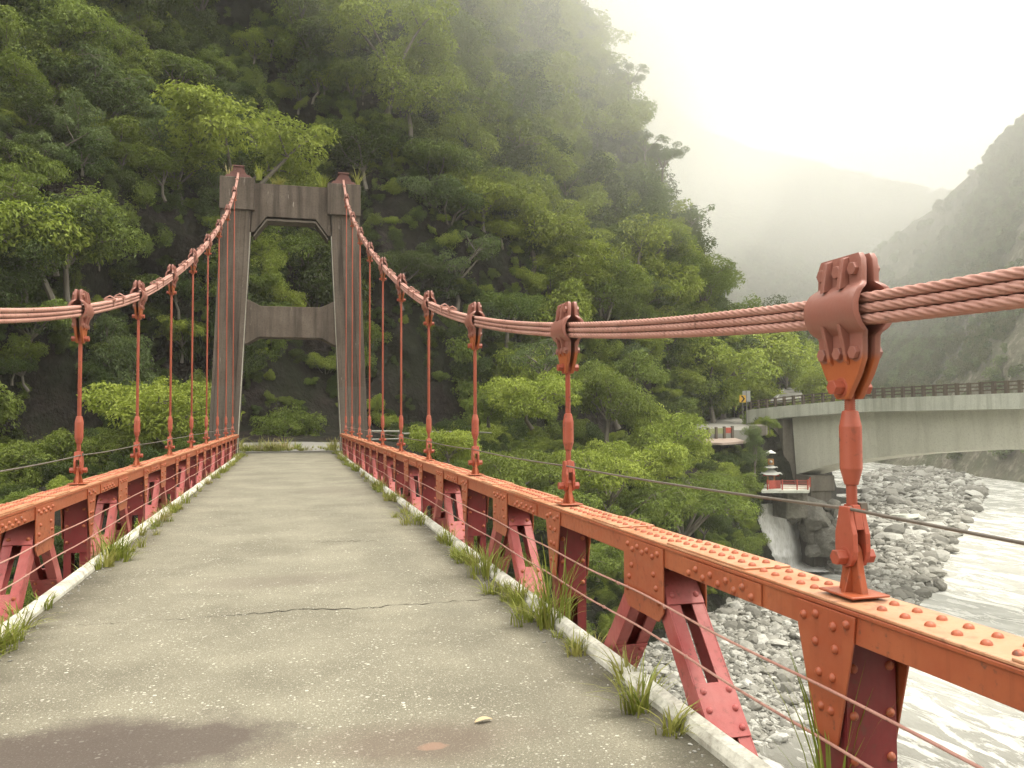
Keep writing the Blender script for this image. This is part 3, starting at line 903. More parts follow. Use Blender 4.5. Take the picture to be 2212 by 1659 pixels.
for side in (1, -1):
    T = Truss(side)
    sx_ = lambda a, b: (a*side, b*side) if side > 0 else (b*side, a*side)
    def bx(mb, x0, x1, y0, y1, z0, z1):
        a, b = sorted((x0*side, x1*side)); mb.box(a, b, y0-18, y1-18, z0, z1)
    ys_ = -3.0
    # top chord: top plate and two channels
    c = MB()
    for s in (-1, 1):
        a, b = sorted((s*.116, s*.126)); bx(c, a, b, ys_, YE, CB, CT-.0125)
        a, b = sorted((s*.078, s*.1155)); bx(c, a, b, ys_, YE, CB, CB+.010)
        a, b = sorted((s*.1265, s*.134)); bx(c, a, b, ys_, YE, CT-.030, CT-.014)
    chord = c.build('top_chord', M['paint'], T.root, .0025)
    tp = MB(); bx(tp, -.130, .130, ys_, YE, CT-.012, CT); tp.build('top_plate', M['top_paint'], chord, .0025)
    b_ = MB()
    for s in (-1, 1):
        a, b = sorted((s*.10, s*.138)); bx(b_, a, b, ys_, YE, -1.28, -1.12)
    bx(b_, -.138, .138, ys_, YE, -1.12, -1.108)
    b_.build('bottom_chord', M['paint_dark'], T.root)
    # cover plates on top of the chord
    covers = []
    for k in range(-1, 10):
        for y0, y1 in ((yk(k)+.62, yk(k)+1.45), (yk(k)+2.15, yk(k)+2.65)):
            if y1 < YE:
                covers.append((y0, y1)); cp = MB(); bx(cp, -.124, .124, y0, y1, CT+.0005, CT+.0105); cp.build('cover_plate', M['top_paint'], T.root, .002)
    def ctop(y):
        return CT+.0105 if any(a < y < b for a, b in covers) else CT
    y = -2.4; i = 0
    while y < YE-.05:
        atf = min(abs(y-yk(k)) for k in range(10)) < .17
        st = .097 if y > 2.7 or y < 1.0 else .120
        for xr, dy in ((-.052, 0), (.052, st/2)):
            if not atf: T.rivet(xr, y+dy, ctop(y+dy), (0, 0, 1), chord)
        y += st
    # nodes
    for k in range(-1, 10):
        y = yk(k)
        if y > YE-.2: continue
        post = MB()
        for s in (-1, 1):          # two channels side by side
            a, b = sorted((s*.114, s*.040)); bx(post, s*.106 if s > 0 else -.114, .114 if s > 0 else -.106, y-.085, y+.085, -1.10, CB-.001)
            for yy in (-1, 1):
                bx(post, a+.0005 if s > 0 else -.1055, b-.0085 if s > 0 else -.040, y+yy*.085-(.010 if yy > 0 else 0), y+yy*.085+(.010 if yy < 0 else 0), -1.10, CB-.001)
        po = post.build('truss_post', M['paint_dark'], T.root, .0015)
        for yy in (-1, 1):
            a, b = sorted((y+yy*.0855, y+yy*.0945))
            for q0, q1 in ((.155, CB-.012), (-.75, -.40)):
                bt = MB(); bx(bt, -.112, .112, a, b, q0, q1); bt.build('batten_plate', M['paint_dark'], po, .0015)
        for yy in (-1, 1):
            for zz in (.62, .44, .27):
                for xx in (-.082, .082): T.rivet(xx, y+yy*.095, zz, (0, yy, 0), po, False)
        # tapered gusset plates inside and outside
        for s in (-1, 1):
            gp = MB()
            pl = [(y-.185-18, CT-.034), (y+.185-18, CT-.034), (y+.180-18, CB-.004), (y+.075-18, .34), (y-.062-18, .305), (y-.170-18, CB-.004)]
            a, b = sorted((side*s*.1275, side*s*.137)); gp.prism(pl, a, b, 'x')
            g_ = gp.build('gusset_plate', M['paint'], po, .002)
            for yy, zz in ((-.135, .800), (-.055, .775), (.055, .800), (.135, .780), (-.065, .690), (.060, .690), (-.045, .575), (.040, .575), (-.032, .445), (.030, .445)):
                T.rivet(s*.137, y+yy, zz, (s, 0, 0), po)
    for k in range(-1, 10):
        y = yk(k)+SP/2
        if y > YE-.3: continue
        # square gusset at the head of the two diagonals
        for s in (1, -1):
            a, b = sorted((side*s*.1275, side*s*.1375))
            hd = MB(); hd.prism([(y-.285-18, CT-.033), (y+.285-18, CT-.033), (y+.285-18, .475), (y+.22-18, .415), (y-.22-18, .415), (y-.285-18, .475)], a, b, 'x')
            hg = hd.build('gusset_plate', M['paint'], T.root, .002)
            for yy, zz in ((-.215, .800), (-.145, .775), (-.070, .800), (0, .775), (.070, .800), (.145, .775), (.215, .800), (-.16, .675), (-.195, .600), (-.225, .525), (.16, .675), (.195, .600), (.225, .525)):
                T.rivet(s*.1375, y+yy, zz, (s, 0, 0), hg)
        # splice plate on the near side of every node
        for s in (1, -1):
            a, b = sorted((side*s*.1268, side*s*.1362)); spl = MB(); spl.prism([(y-1.30-18, CT-.036), (y-.53-18, CT-.036), (y-.53-18, CB+.004), (y-1.30-18, CB+.004)], a, b, 'x')
            sp_ = spl.build('splice_plate', M['paint'], T.root, .0015)
        for i in range(9):
            T.rivet(-.1362, y-1.22+i*.077, .795 if i % 2 else .765, (-1, 0, 0), sp_)
        # diagonals
        for dirn in (-1, 1):
            yb = y+dirn*(SP/2-.12); zb = -1.16
            ya, za = y+dirn*.10, .66
            v = Vector((0, yb-ya, zb-za)); L = v.length
            ang = math.atan2(v.y, -v.z)
            Mx = Matrix.Translation((0, ya-18, za)) @ Matrix.Rotation(ang, 4, 'X')
            dg = MB()
            for s in (-1, 1):      # two channels: web outside, flanges inwards; local -z runs down the diagonal
                a, b = sorted((side*s*.106, side*s*.114)); dg.box(a, b, -.062, .062, -L, 0, Mx)
                a, b = sorted((side*s*.036, side*s*.1055))
                dg.box(a, b, -.062, -.053, -L, 0, Mx); dg.box(a, b, .053, .062, -L, 0, Mx)
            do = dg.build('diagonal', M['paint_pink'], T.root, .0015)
            for l0, l1 in ((.02, .23), (.69, .98), (1.75, 1.95)):
                for yy in (-1, 1):
                    a, b = sorted((yy*.0625, yy*.0715)); bt = MB(); bt.box(-.112, .112, a, b, -l1, -l0, Mx)
                    bt.build('batten_plate', M['paint_pink'], do, .0015)
            n_ = Mx.to_3x3() @ Vector((0, 1, 0))
            for yy in (-1, 1):
                for ll, xs_ in ((.175, (-.075, .075)), (.735, (-.075, .075)), (.835, (-.075, .075)), (.935, (-.075, .075))):
                    for xx in xs_:
                        q_ = Mx @ Vector((xx, yy*.0715, -ll))
                        T.rivet(q_.x, q_.y+18, q_.z, (0, n_.y*yy, n_.z*yy), do, True)
    if T.far.v:
        o = T.far.build('distant_rivets', M['paint'], T.root); tag(o, kind='stuff')
    # guard ropes through the truss
    for z, nm in ((.535, 'upper'), (.330, 'lower')):
        pth = []
        for y in np.arange(-3, YE, .05 if side > 0 else .1):
            kk = (y-Y0H)/(SP/2); sag = (.5-abs((kk % 1)-.5))
            pth.append((side*(XH-.158+.006*math.sin(y*1.7)), y, z-.012*sag+.004*math.sin(y*3.1)))
        o = link('guard_rope', rope_mesh('guard_rope', pth, .0068, .09, M['rope'], 8, 3, .12))
        tag(o, '%s thin red guard rope low along the %s truss' % (nm, 'right' if side > 0 else 'left'), 'rope', 'thin red guard ropes')
        for k in range(0, 10):
            for dy in (-.34, .34):
                y = yk(k)+SP/2+dy*(1 if z > .5 else 1.75)
                if y < YE-.2:
                    clip = MB(); clip.lathe([(.0095, -.008), (.0125, 0), (.0095, .008)], 8, Matrix.Translation((side*(XH-.158+.006*math.sin(y*1.7)), y, z-.006)) @ Matrix.Rotation(R(90), 4, 'X'))
                    clip.build('rope_clip', M['rope'], o)
    # grey hand wire clamped under the turnbuckles
    hw_ = []
    ysw = [yk(k) for k in range(-2, 10)]
    zsw = [CT+.352-(0.0 if k == 0 else .03) for k in range(-2, 10)]
    for a in range(len(ysw)-1):
        for t in np.linspace(0, 1, 14)[:-1]:
            hw_.append((side*(XH-.026), ysw[a]+(ysw[a+1]-ysw[a])*t, zsw[a]+(zsw[a+1]-zsw[a])*t-.014*4*t*(1-t)))
    o = MB().tube(hw_, .0068, 7).build('hand_wire', M['wire'])
    tag(o, 'grey steel wire strung along the %s hangers above the chord' % ('right' if side > 0 else 'left'), 'wire', 'grey hand wires')
    for k in range(0, 10):
        cl = MB()
        zz = CT+.352-(0 if k == 0 else .03)
        pts = [(side*XH+.026*math.cos(a), yk(k)+.026*math.sin(a), zz+.006*math.sin(a*2)) for a in np.linspace(0, 2*PI*1.9, 26)]
        cl.tube(pts, .0055, 6)
        cl.build('wire_tie', M['wire'], o)
        MB().box(side*XH+.020, side*XH+.050, yk(k)-.03, yk(k)-.005, zz-.012, zz+.022).build('wire_clip', M['wire'], o)

# ================================================================== TOWER
tw = empty('bridge_tower', (0, YT, 0))
tag(tw, 'tall weathered concrete portal tower of the red suspension bridge', 'tower')
def leg_poly(side, z):
    xi = np.interp(z, [-16, 0, 9, 12], [2.75, 2.17, 1.72, 1.62]); xo = np.interp(z, [-16, 0, 9, 12], [3.75, 3.30, 2.92, 2.85])
    return xi, xo
for side in (1, -1):
    for zlo, zhi, mat in ((-15, 2.9, 'tower_base'), (2.9, 10.42, 'tower')):
        mb = MB(); vs = []; fs = []
        # board-marked faces: shallow vertical grooves cut into the section
        cuts = [.0, .16, .17, .34, .35, .36, .53, .54, .70, .71, .72, .87, .88, 1.0]
        dep = [0, 0, .03, .03, .0, 0, 0, .035, .035, .01, 0, 0, .022, 0]
        zs = np.linspace(zlo, zhi, 10)
        ring = []
        for u, d in zip(cuts, dep): ring.append((u, -0.62+d))
        for u, d in zip(reversed(cuts), reversed(dep)): ring.append((u, .62-d))
        nr = len(ring)
        for z in zs:
            xi, xo = leg_poly(side, z)
            bul = .006 if mat == 'tower_base' else 0
            for u, yy in ring: vs.append((side*(xi-bul+(xo-xi+2*bul)*u), yy*(1+bul), z))
        for k in range(len(zs)-1):
            for i in range(nr):
                j = (i+1) % nr
                f = (k*nr+i, k*nr+j, (k+1)*nr+j, (k+1)*nr+i); fs.append(f if side > 0 else f[::-1])
        f = tuple(range((len(zs)-1)*nr, len(zs)*nr)); fs.append(f if side > 0 else f[::-1])
        mb.add(vs, fs)
        o = mb.build('leg' if mat == 'tower' else 'leg_base', M[mat], tw)
        if mat == 'tower_base': o['label'] = 'paler patched foot of the tower leg'
    cp = MB(); x0, x1 = sorted((side*1.52, side*2.93)); cp.box(x0, x1, -.72, .72, 10.38, 11.76)
    cp.build('leg_cap', M['tower'], tw, .02)
    # pale edge strip down the inner arris of the leg
    st = MB()
    xi0, _ = leg_poly(1, .1); xi1, _ = leg_poly(1, 9.5)
    st.prism([(side*xi0, .1), (side*(xi0-.035), .1), (side*(xi1-.035), 9.45), (side*xi1, 9.45)], -.56, -.50, 'y')
    st.build('edge_strip', M['kerb'], tw)
    # saddle
    sd_ = empty('saddle', (side*XH, 0, 11.76)); sd_.parent = tw
    a = MB(); a.box(-.52, .52, -.55, .55, 0.002, .10); a.box(-.46, .46, -.5, .5, .1002, .16); a.build('base_plate', M['saddle'], sd_, .01)
    a = MB()
    for s in (-1, 1): a.prism([(-.36, .161), (.36, .161), (.17, .50), (-.17, .50)], s*.42-.03, s*.42+.03, 'y')
    a.prism([(-.40, .161), (.40, .161), (.15, .48), (-.15, .48)], -.06, .06, 'x')
    a.build('saddle_web', M['saddle'], sd_, .005)
    a = MB(); a.box(-.24, .24, -.5, .5, .5005, .56); a.build('saddle_cap', M['saddle'], sd_, .008)
# portal beams with haunches
for z0, z1, xin, h, nm, y0 in ((10.28, 11.62, 1.9, 1, 'portal_beam', .48), (4.95, 6.35, 2.3, 1, 'cross_beam', .48)):
    b = MB()
    if nm == 'portal_beam':
        pl = [(-1.53, 9.48), (-1.68, 9.48), (-1.60, 11.60), (1.60, 11.60), (1.68, 9.48), (1.53, 9.48), (1.02, 10.18), (-1.02, 10.18)]
    else:
        xa = leg_poly(1, 5.6)[0]+.05
        pl = [(-xa-.02, 4.70), (-xa-.02, 6.62), (-xa+.12, 6.62), (-1.25, 6.33), (1.25, 6.33), (xa-.12, 6.62), (xa+.02, 6.62), (xa+.02, 4.70), (xa-.12, 4.70), (1.3, 5.0), (-1.3, 5.0), (-xa+.12, 4.70)]
    b.prism(pl, -y0, y0, 'y')
    b.build(nm, M['tower'], tw, .015)
    if nm == 'portal_beam':
        l = MB(); l.prism([(-1.57, 9.30), (-1.03, 10.06), (1.03, 10.06), (1.57, 9.30), (1.52, 9.30), (1.0, 9.98), (-1.0, 9.98), (-1.52, 9.30)], -.60, .30, 'y')
        lo = l.build('portal_lintel', M['tower_base'], tw)
# ================================================================== THE NEWER BRIDGE DOWNSTREAM AND ITS BANK
def arr(v): return np.array(tuple(v))
A_, B_, C_ = arr(at_depth(2212, 848, 64)), arr(at_depth(1861, 862, 80)), arr(at_depth(1690, 877, 88))
D_ = arr(at_depth(1612, 886, 92.5))
dirn = (A_-B_)/(A_[1]-B_[1])
E_ = A_ + dirn*(-62-A_[1]); E_[2] = A_[2]-.1
BP = np.array([E_, A_+dirn*-25*1.0*np.array([1, 1, 0]), A_, B_, C_, D_])
def bpath(y):                       # edge line of the deck: y -> x, z (top of the parapet)
    yy = BP[:, 1]
    return np.interp(y, yy, BP[:, 0]), np.interp(y, yy, BP[:, 2])
YP = C_[1]+.2                      # pier end of the girder
nb = empty('road_bridge', (BP[3, 0], BP[3, 1], BED))
tag(nb, 'pale concrete haunched road bridge crossing the river on the right', 'bridge')
def sweep(name, ys, ring, mat, parent, base):
    """ring(y) -> list of (dx, z): dx measured inwards (+x) from the deck edge"""
    vs = []; fs = []; n = None
    for y in ys:
        x, z = bpath(y); pts = ring(y, z); n = len(pts)
        vs += [(x+a-base[0], y-base[1], b-base[2]) for a, b in pts]
    for k in range(len(ys)-1):
        for i in range(n):
            j = (i+1) % n; fs.append((k*n+i, (k+1)*n+i, (k+1)*n+j, k*n+j))
    fs.append(tuple(range(n))); fs.append(tuple(reversed(range((len(ys)-1)*n, len(ys)*n))))
    return MB().add(vs, fs).build(name, mat, parent)
nb0 = (BP[3, 0], BP[3, 1], BED)
def soff(y):                        # girder underside
    return np.interp(y, [-60, -20, 10, 30, 45, 52.9, 57, 60.4, 65, 69, 72, 74.5, 77.7], [-5, -3, -1.4, -1.1, -1.1, -1.24, -1.42, -1.68, -2.1, -2.62, -3.15, -3.72, -4.75])
fh = lambda y: np.interp(y, [0, 78, 88], [1.28, 1.22, 1.75])
sweep('parapet_wall', np.linspace(-60, D_[1], 60), lambda y, z: [(0, z), (.28, z), (.28, z-fh(y)+.3), (1.6, z-fh(y)-.02), (0, z-fh(y))], M['fascia'], nb, nb0)
sweep('deck_slab', np.linspace(-60, D_[1], 40), lambda y, z: [(.281, z-fh(y)+.35), (9.5, z-fh(y)+.35), (9.5, z-fh(y)), (1.61, z-fh(y)), (.281, z-fh(y)+.299)], M['far_road'], nb, nb0)
sweep('girder', np.concatenate([np.linspace(-60, 44, 18), np.linspace(45, YP, 40)]), lambda y, z: [(1.35, z-fh(y)-.01), (5.6, z-fh(y)-.01), (5.2, soff(y)), (1.75, soff(y))], M['pale_conc'], nb, nb0)
# slight board joints on the girder: thin vertical ribs
x_, z_ = bpath(YP)
pier = MB()
px0 = x_+1.4-nb0[0]; py0 = YP-nb0[1]
pier.box(px0+.4, px0+3.3, py0-2.4, py0+.3, soff(YP)-BED-.05-1.6, soff(YP)-BED-.02)
pier.box(px0+.6, px0+3.1, py0-2.1, py0-.1, 4.2, soff(YP)-BED-1.655)
pier.box(px0+.2, px0+3.5, py0-2.9, py0+.4, -.8, 4.195)
pier.build('pier', M['grey_conc'], nb, .05)
ab = MB()
ab.box(px0-.9, px0+4.2, py0+.45, py0+5.0, 3.0, z_-1.35-BED)
ab.box(px0-1.9, px0-.92, py0+1.2, py0+6.0, 6.0, z_-1.9-BED)
ab.build('abutment', M['grey_conc'], nb, .04)
# railing on the parapet: stout posts and three rails
rl = empty('bridge_railing', (BP[3, 0], BP[3, 1], 0)); rl.parent = None
tag(rl, 'brown concrete post and rail railing on the newer bridge', 'railing')
pm_ = MB().box(-.11, .11, -.15, .15, -.02, 1.0).mesh('post', M['brown_rail'])
for y in np.arange(30, D_[1]-.4, 1.16):
    x, z = bpath(y); link('post', pm_, rl, (x+.14-nb0[0], y-nb0[1], z+.005))
for q0, q1 in ((.26, .36), (.56, .66), (.86, .965)):
    sweep('rail', np.linspace(28, D_[1]-.3, 40), lambda y, z: [(.09, z+q0), (.19, z+q0), (.19, z+q1), (.09, z+q1)], M['brown_rail'], rl, (nb0[0], nb0[1], 0))

def slab(name, pts, thick, mat):
    """pts: (px, py, depth) corners of a surface; gets its own thickness"""
    tops = [at_depth(*p) for p in pts]
    n = len(tops)
    vs = [tuple(v) for v in tops] + [(v.x, v.y, v.z-thick) for v in tops]
    fs = [tuple(range(n-1, -1, -1)), tuple(range(n, 2*n))] + [(i, (i+1) % n, n+(i+1) % n, n+i) for i in range(n)]
    o = MB().add(vs, fs).build(name, mat)
    bm = bmesh.new(); bm.from_mesh(o.data); bmesh.ops.recalc_face_normals(bm, faces=bm.faces); bm.to_mesh(o.data); bm.free()
    return o
o = slab('road', [(1500, 930, 83), (1617, 929, 84), (1632, 917, 92), (1596, 901.5, 108), (1540, 903.5, 107), (1505, 911, 99)], 1.2, M['far_road'])
tag(o, 'pale road on the far bank left of the newer bridge', kind='structure')
M['ramp_road'] = flat('grey_ramp_asphalt', (.15, .145, .13), .85, .15)
o = slab('ramp', [(1664, 866, 97), (1738, 862, 97), (1727, 837, 126), (1692, 838, 126)], .25, M['ramp_road'])
tag(o, 'approach ramp climbing away beyond the newer bridge', kind='structure')
for (a, b, nm, mt) in ((((1675, 862.5), (1696, 838.4)), .11, 'edge_line', 'worn_white'), (((1726, 859.8), (1723.5, 837.6)), .11, 'edge_line', 'worn_white'), (((1700, 858), (1705.5, 846)), .10, 'centre_line', 'yellow')):
    (x0, y0), (x1, y1) = a
    def dep(y): return np.interp(y, [837, 864], [126, 97])
    p0, p1 = at_depth(x0, y0, dep(y0)), at_depth(x1, y1, dep(y1))
    # sit the stripe on the ramp surface
    mb = MB(); vs = []
    for p in (p0, p1):
        vs += [(p.x-b, p.y, p.z+.012), (p.x+b, p.y, p.z+.012)]
    mb.add(vs, [(0, 1, 3, 2)])
    l = mb.build(nm, M[mt], o)
o = slab('terrace', [(1500, 954, 79), (1560, 957, 78), (1612, 953, 79), (1588, 946, 82), (1498, 948, 82)], .2, M['canopy'])
tag(o, 'faded red and white paved terrace below the far road', kind='structure')
# terrace railing
tr = empty('terrace_railing', tuple(at_depth(1535, 945, 81)))
tag(tr, 'short railing with brown posts and olive panels beside the far road', 'railing')
pa, pb = at_depth(1494, 947, 81), at_depth(1582, 941, 82)
ax_ = (pb-pa); L_ = ax_.length; az_ = math.atan2(ax_.y, ax_.x)
tr.location = pa; tr.rotation_euler = (0, 0, az_)
n_p = 6
for i in range(n_p):
    link('post', MB().box(-.11, .11, -.12, .12, -.3, .95).mesh('post', M['brown_rail']), tr, (L_*i/(n_p-1), 0, ax_.z*i/(n_p-1)))
    if i < n_p-1:
        link('panel', MB().box(.13, L_/(n_p-1)-.13, -.03, .03, .28, .82).mesh('panel', M['green_panel'] if i < 4 else M['red_rail']), tr, (L_*i/(n_p-1), 0, ax_.z*(i+.5)/(n_p-1)))
o = slab('low_wall', [(1618, 921, 84), (1655, 919, 84), (1658, 916, 87), (1622, 917, 87)], 1.0, M['grey_conc'])
tag(o, 'low grey wall at the foot of the newer bridge abutment', 'wall')

# signs
def facing(o): # turn towards the traffic on the far road, roughly towards the old bridge
    d = CAM_LOC-o.location; o.rotation_euler = (0, 0, math.atan2(d.x, -d.y)*1.0)
sg = empty('road_sign', tuple(at_depth(1613, 893, 91)))
tag(sg, 'tall blank rectangular sign seen from behind beside the newer bridge', 'sign')
facing(sg)
a = MB(); a.lathe([(.05, -1.2), (.05, 2.55)], 8); a.build('pole', M['steel'], sg)
a = MB(); a.box(-.42, -.03, .06, .09, 1.28, 2.48); a.build('sign_panel', M['signback'], sg)
a = MB(); a.box(.03, .42, .06, .09, 1.28, 2.48); a.build('sign_panel', M['signback'], sg)
for px_, py_, d_, s_z, lab in ((1604.5, 878, 90, .66, 'bright yellow chevron sign in front of the tall blank sign'), (1573, 885, 112, .62, 'leftmost of the small yellow chevron signs under the trees'), (1586, 887, 108, .55, 'small chevron sign between the leftmost one and the blank sign')):
    sg = empty('chevron_sign', tuple(at_depth(px_, py_, d_))); facing(sg)
    tag(sg, lab, 'sign', 'chevron bend signs on the far road')
    a = MB(); a.lathe([(.035, -1.5), (.035, .5)], 8); a.build('pole', M['steel'], sg)
    w = s_z/2
    a = MB(); a.box(-w, w, -.06, -.037, .45, .45+s_z*1.15); a.build('sign_panel', M['yellow'], sg)
    a = MB(); hz = s_z*1.15
    a.prism([(-w*.55, .5), (-w*.0, .5), (w*.75, .45+hz/2), (0, .4+hz), (-w*.55, .4+hz), (w*.2, .45+hz/2)], -.075, -.0605, 'y'); a.build('chevron', M['black'], sg)

# guard rail beside the tower
gr = empty('guard_rail', tuple(at_depth(900, 945, 47)))
tag(gr, 'thin pale guard rail running right from the tower foot', 'railing')
pl = [at_depth(800, 931.5, 42), at_depth(862, 931.5, 46), at_depth(872, 937, 47), at_depth(930, 933, 50), at_depth(1015, 933, 57), at_depth(1062, 935, 62)]
gl = Vector(gr.location)
a = MB(); a.tube([p-gl for p in pl], .05, 8); a.build('top_rail', M['rail_grey'], gr)
a = MB(); a.tube([p-gl-Vector((0, 0, .42)) for p in pl[:2]], .04, 8); a.build('lower_rail', M['rail_grey'], gr)
for p in (pl[0], pl[1], pl[3], pl[4]):
    a = MB(); a.box(-.07, .07, -.07, .07, -1.1, .06); link('post', a.mesh('post', M['grey_conc']), gr, p-gl)

# small shrine deck: tiered lantern, red fence, slab on rock
DP = 80.0
pg = empty('stone_pagoda', tuple(at_depth(1666, 1046, DP)))
tag(pg, 'small tiered pagoda lantern on ochre posts under the newer bridge', 'pagoda')
facing(pg)
for i, (dx, dy) in enumerate(((-.30, -.3), (.30, -.3), (-.30, .3), (.30, .3))):
    link('post', MB().box(-.08, .08, -.08, .08, 0, .95).mesh('post', M['gold']), pg, (dx, dy, 0))
def curl_roof(w, z0, h, nm):
    b = MB(); vs = []; fs = []; n = 8; m = 7
    for k in range(m):
        t = k/(m-1); r = w*(1-t)**1.0+.10*t
        for i in range(n*2):
            a = PI*i/n + PI/4; c = 1+.10*(math.cos(4*(a-PI/4)))*(1-t)
            lift = .14*w*(max(0, math.cos(4*(a-PI/4))))*(1-t)**2
            vs.append((r*c*math.cos(a), r*c*math.sin(a), z0+h*t**1.5+lift))
    N = n*2
    for k in range(m-1):
        for i in range(N): fs.append((k*N+i, k*N+(i+1) % N, (k+1)*N+(i+1) % N, (k+1)*N+i))
    fs.append(tuple(reversed(range(N)))); fs.append(tuple(range((m-1)*N, m*N)))
    b.add(vs, fs); return b.build(nm, M['roof_tile'], pg)
curl_roof(1.15, .95, .62, 'lower_roof'); curl_roof(.72, 1.58, .34, 'upper_roof')
a = MB().box(-.75, .75, -.75, .75, .83, .945); a.build('eaves_beam', M['red_rail'], pg)
a = MB().box(-.28, .28, -.28, .28, 1.90, 2.45); a.build('lantern_body', M['gold'], pg)
a = MB().lathe([(.15, 0), (.13, .16), (.06, .22)], 10, Matrix.Translation((0, -.285, 2.18)) @ Matrix.Rotation(R(90), 4, 'X')); a.build('face_boss', M['roof_tile'], pg)
for dx, dy in ((-.25, -.25), (.25, -.25), (-.25, .25), (.25, .25)):
    link('post', MB().box(-.04, .04, -.04, .04, 2.451, 2.98).mesh('post', M['black']), pg, (dx, dy, 0))
a = MB().lathe([(.48, 2.981), (.50, 3.02), (.1, 3.25), (.04, 3.28)], 6); a.build('cap_roof', M['white'], pg)
dk2 = slab('shrine_deck', [(1645, 1060, 78), (1748, 1060, 78), (1750, 1048, 83), (1650, 1046, 83)], .22, M['fascia'])
tag(dk2, 'thin pale slab of the shrine deck below the newer bridge', 'deck')
b_ = at_depth(1700, 1052, 81)
rc = MB(); rc.box(-.7, 1.7, -1.0, 1.6, -3.0, -.24)
o = rc.build('deck_footing', M['bank_rock'], None, .12); o.location = b_; tag(o, 'squared rock footing that carries the shrine deck', 'footing')
fn = empty('red_fence', tuple(at_depth(1700, 1057, 78.3)))
tag(fn, 'red lacquered fence around the small shrine deck', 'fence')
fl = Vector(fn.location)
fp = [at_depth(1658, 1058, 78.2), at_depth(1690, 1058, 78.2), at_depth(1722, 1058, 78.2), at_depth(1745, 1058, 78.4), at_depth(1750, 1052, 81)]
for p in fp:
    link('post', MB().box(-.05, .05, -.05, .05, 0, .95).mesh('post', M['red_rail']), fn, p-fl)
for i in range(len(fp)-1):
    for k in range(6):
        a = MB().tube([fp[i]-fl+Vector((0, 0, .14+k*.145)), fp[i+1]-fl+Vector((0, 0, .14+k*.145))], .022, 5); a.build('rail', M['red_rail'], fn)
a = MB().box(-.62, .62, -.02, .02, .1, .85); q_ = a.build('panel', M['red_rail'], fn); q_.location = (fp[0]+fp[1])/2-fl

# waterfall draped over the bank
def drape(left, right, nu, nvv, bulge, name, lab):
    vs = []
    ly = np.array(left, float); ry = np.array(right, float)
    tt = np.linspace(0, 1, nvv); base = np.linspace(0, 1, len(left))
    D = np.zeros((nvv, nu)); PX = np.zeros((nvv, nu, 2))
    for j, t in enumerate(tt):
        l = np.array([np.interp(t, base, ly[:, 0]), np.interp(t, base, ly[:, 1])]); r_ = np.array([np.interp(t, base, ry[:, 0]), np.interp(t, base, ry[:, 1])])
        for i, u in enumerate(np.linspace(0, 1, nu)):
            q_ = l+(r_-l)*u
            h_, d_ = hit(*q_)
            PX[j, i] = q_
            zb_ = at_z(q_[0], q_[1], BED)
            dz = (zb_-CAM_LOC).length
            D[j, i] = min(d_ if h_ is not None else dz, dz)
    for _ in range(6):
        D[1:-1, 1:-1] = (D[1:-1, 1:-1]*2+D[:-2, 1:-1]+D[2:, 1:-1]+D[1:-1, :-2]+D[1:-1, 2:])/6
    V = []
    for j in range(nvv):
        for i in range(nu):
            v = ray(*PX[j, i]).normalized()
            d_ = D[j, i]-bulge*math.sin(PI*i/(nu-1))**.5-.1-.55*abs(math.sin(i*1.9+j*.25))*vnoise(np.array([i*.8, j*.16, 3.]), 5)-.25*vnoise(np.array([i*.4, j*.45, 8.]), 6)
            V.append(CAM_LOC+v*d_)
    V = np.array([tuple(v) for v in V])
    o = link(name, np_mesh(name, V, grid_faces(nvv, nu), M['falls']))
    tag(o, lab, kind='structure')
drape([(1628, 1089), (1636, 1120), (1650, 1160), (1668, 1200), (1685, 1234)], [(1684, 1087), (1712, 1106), (1742, 1145), (1766, 1190), (1792, 1236)], 22, 46, .9, 'waterfall', 'white waterfall pouring from the bank below the shrine deck')
drape([(1590, 1122), (1596, 1150), (1606, 1180), (1612, 1205)], [(1606, 1120), (1620, 1150), (1634, 1180), (1642, 1207)], 12, 30, .5, 'waterfall', 'narrow side cascade left of the main waterfall')

# ------------------------------------------------------------------ stones
def stone_mesh(name, seed, mat, sub=3, rough=.42):
    bm = bmesh.new(); bmesh.ops.create_icosphere(bm, subdivisions=sub, radius=1)
    r_ = np.random.default_rng(seed)
    sc = r_.uniform(.75, 1.25, 3); sc[2] *= .62
    V = np.array([tuple(v.co) for v in bm.verts])
    cuts = r_.normal(size=(7, 3)); cuts /= np.linalg.norm(cuts, axis=1, keepdims=True)
    for c in cuts:
        d = V @ c; lim = r_.uniform(.55, .85); V -= np.outer(np.maximum(d-lim, 0), c)
    V *= (1+rough*.5*fbm(V+seed*7.1, .9, 3, seed))[:, None]
    V *= sc
    for v, q_ in zip(bm.verts, V): v.co = q_
    me = bpy.data.meshes.new(name); bm.to_mesh(me); bm.free(); me.materials.append(mat)
    me.polygons.foreach_set('use_smooth', np.full(len(me.polygons), sub > 2))
    return me

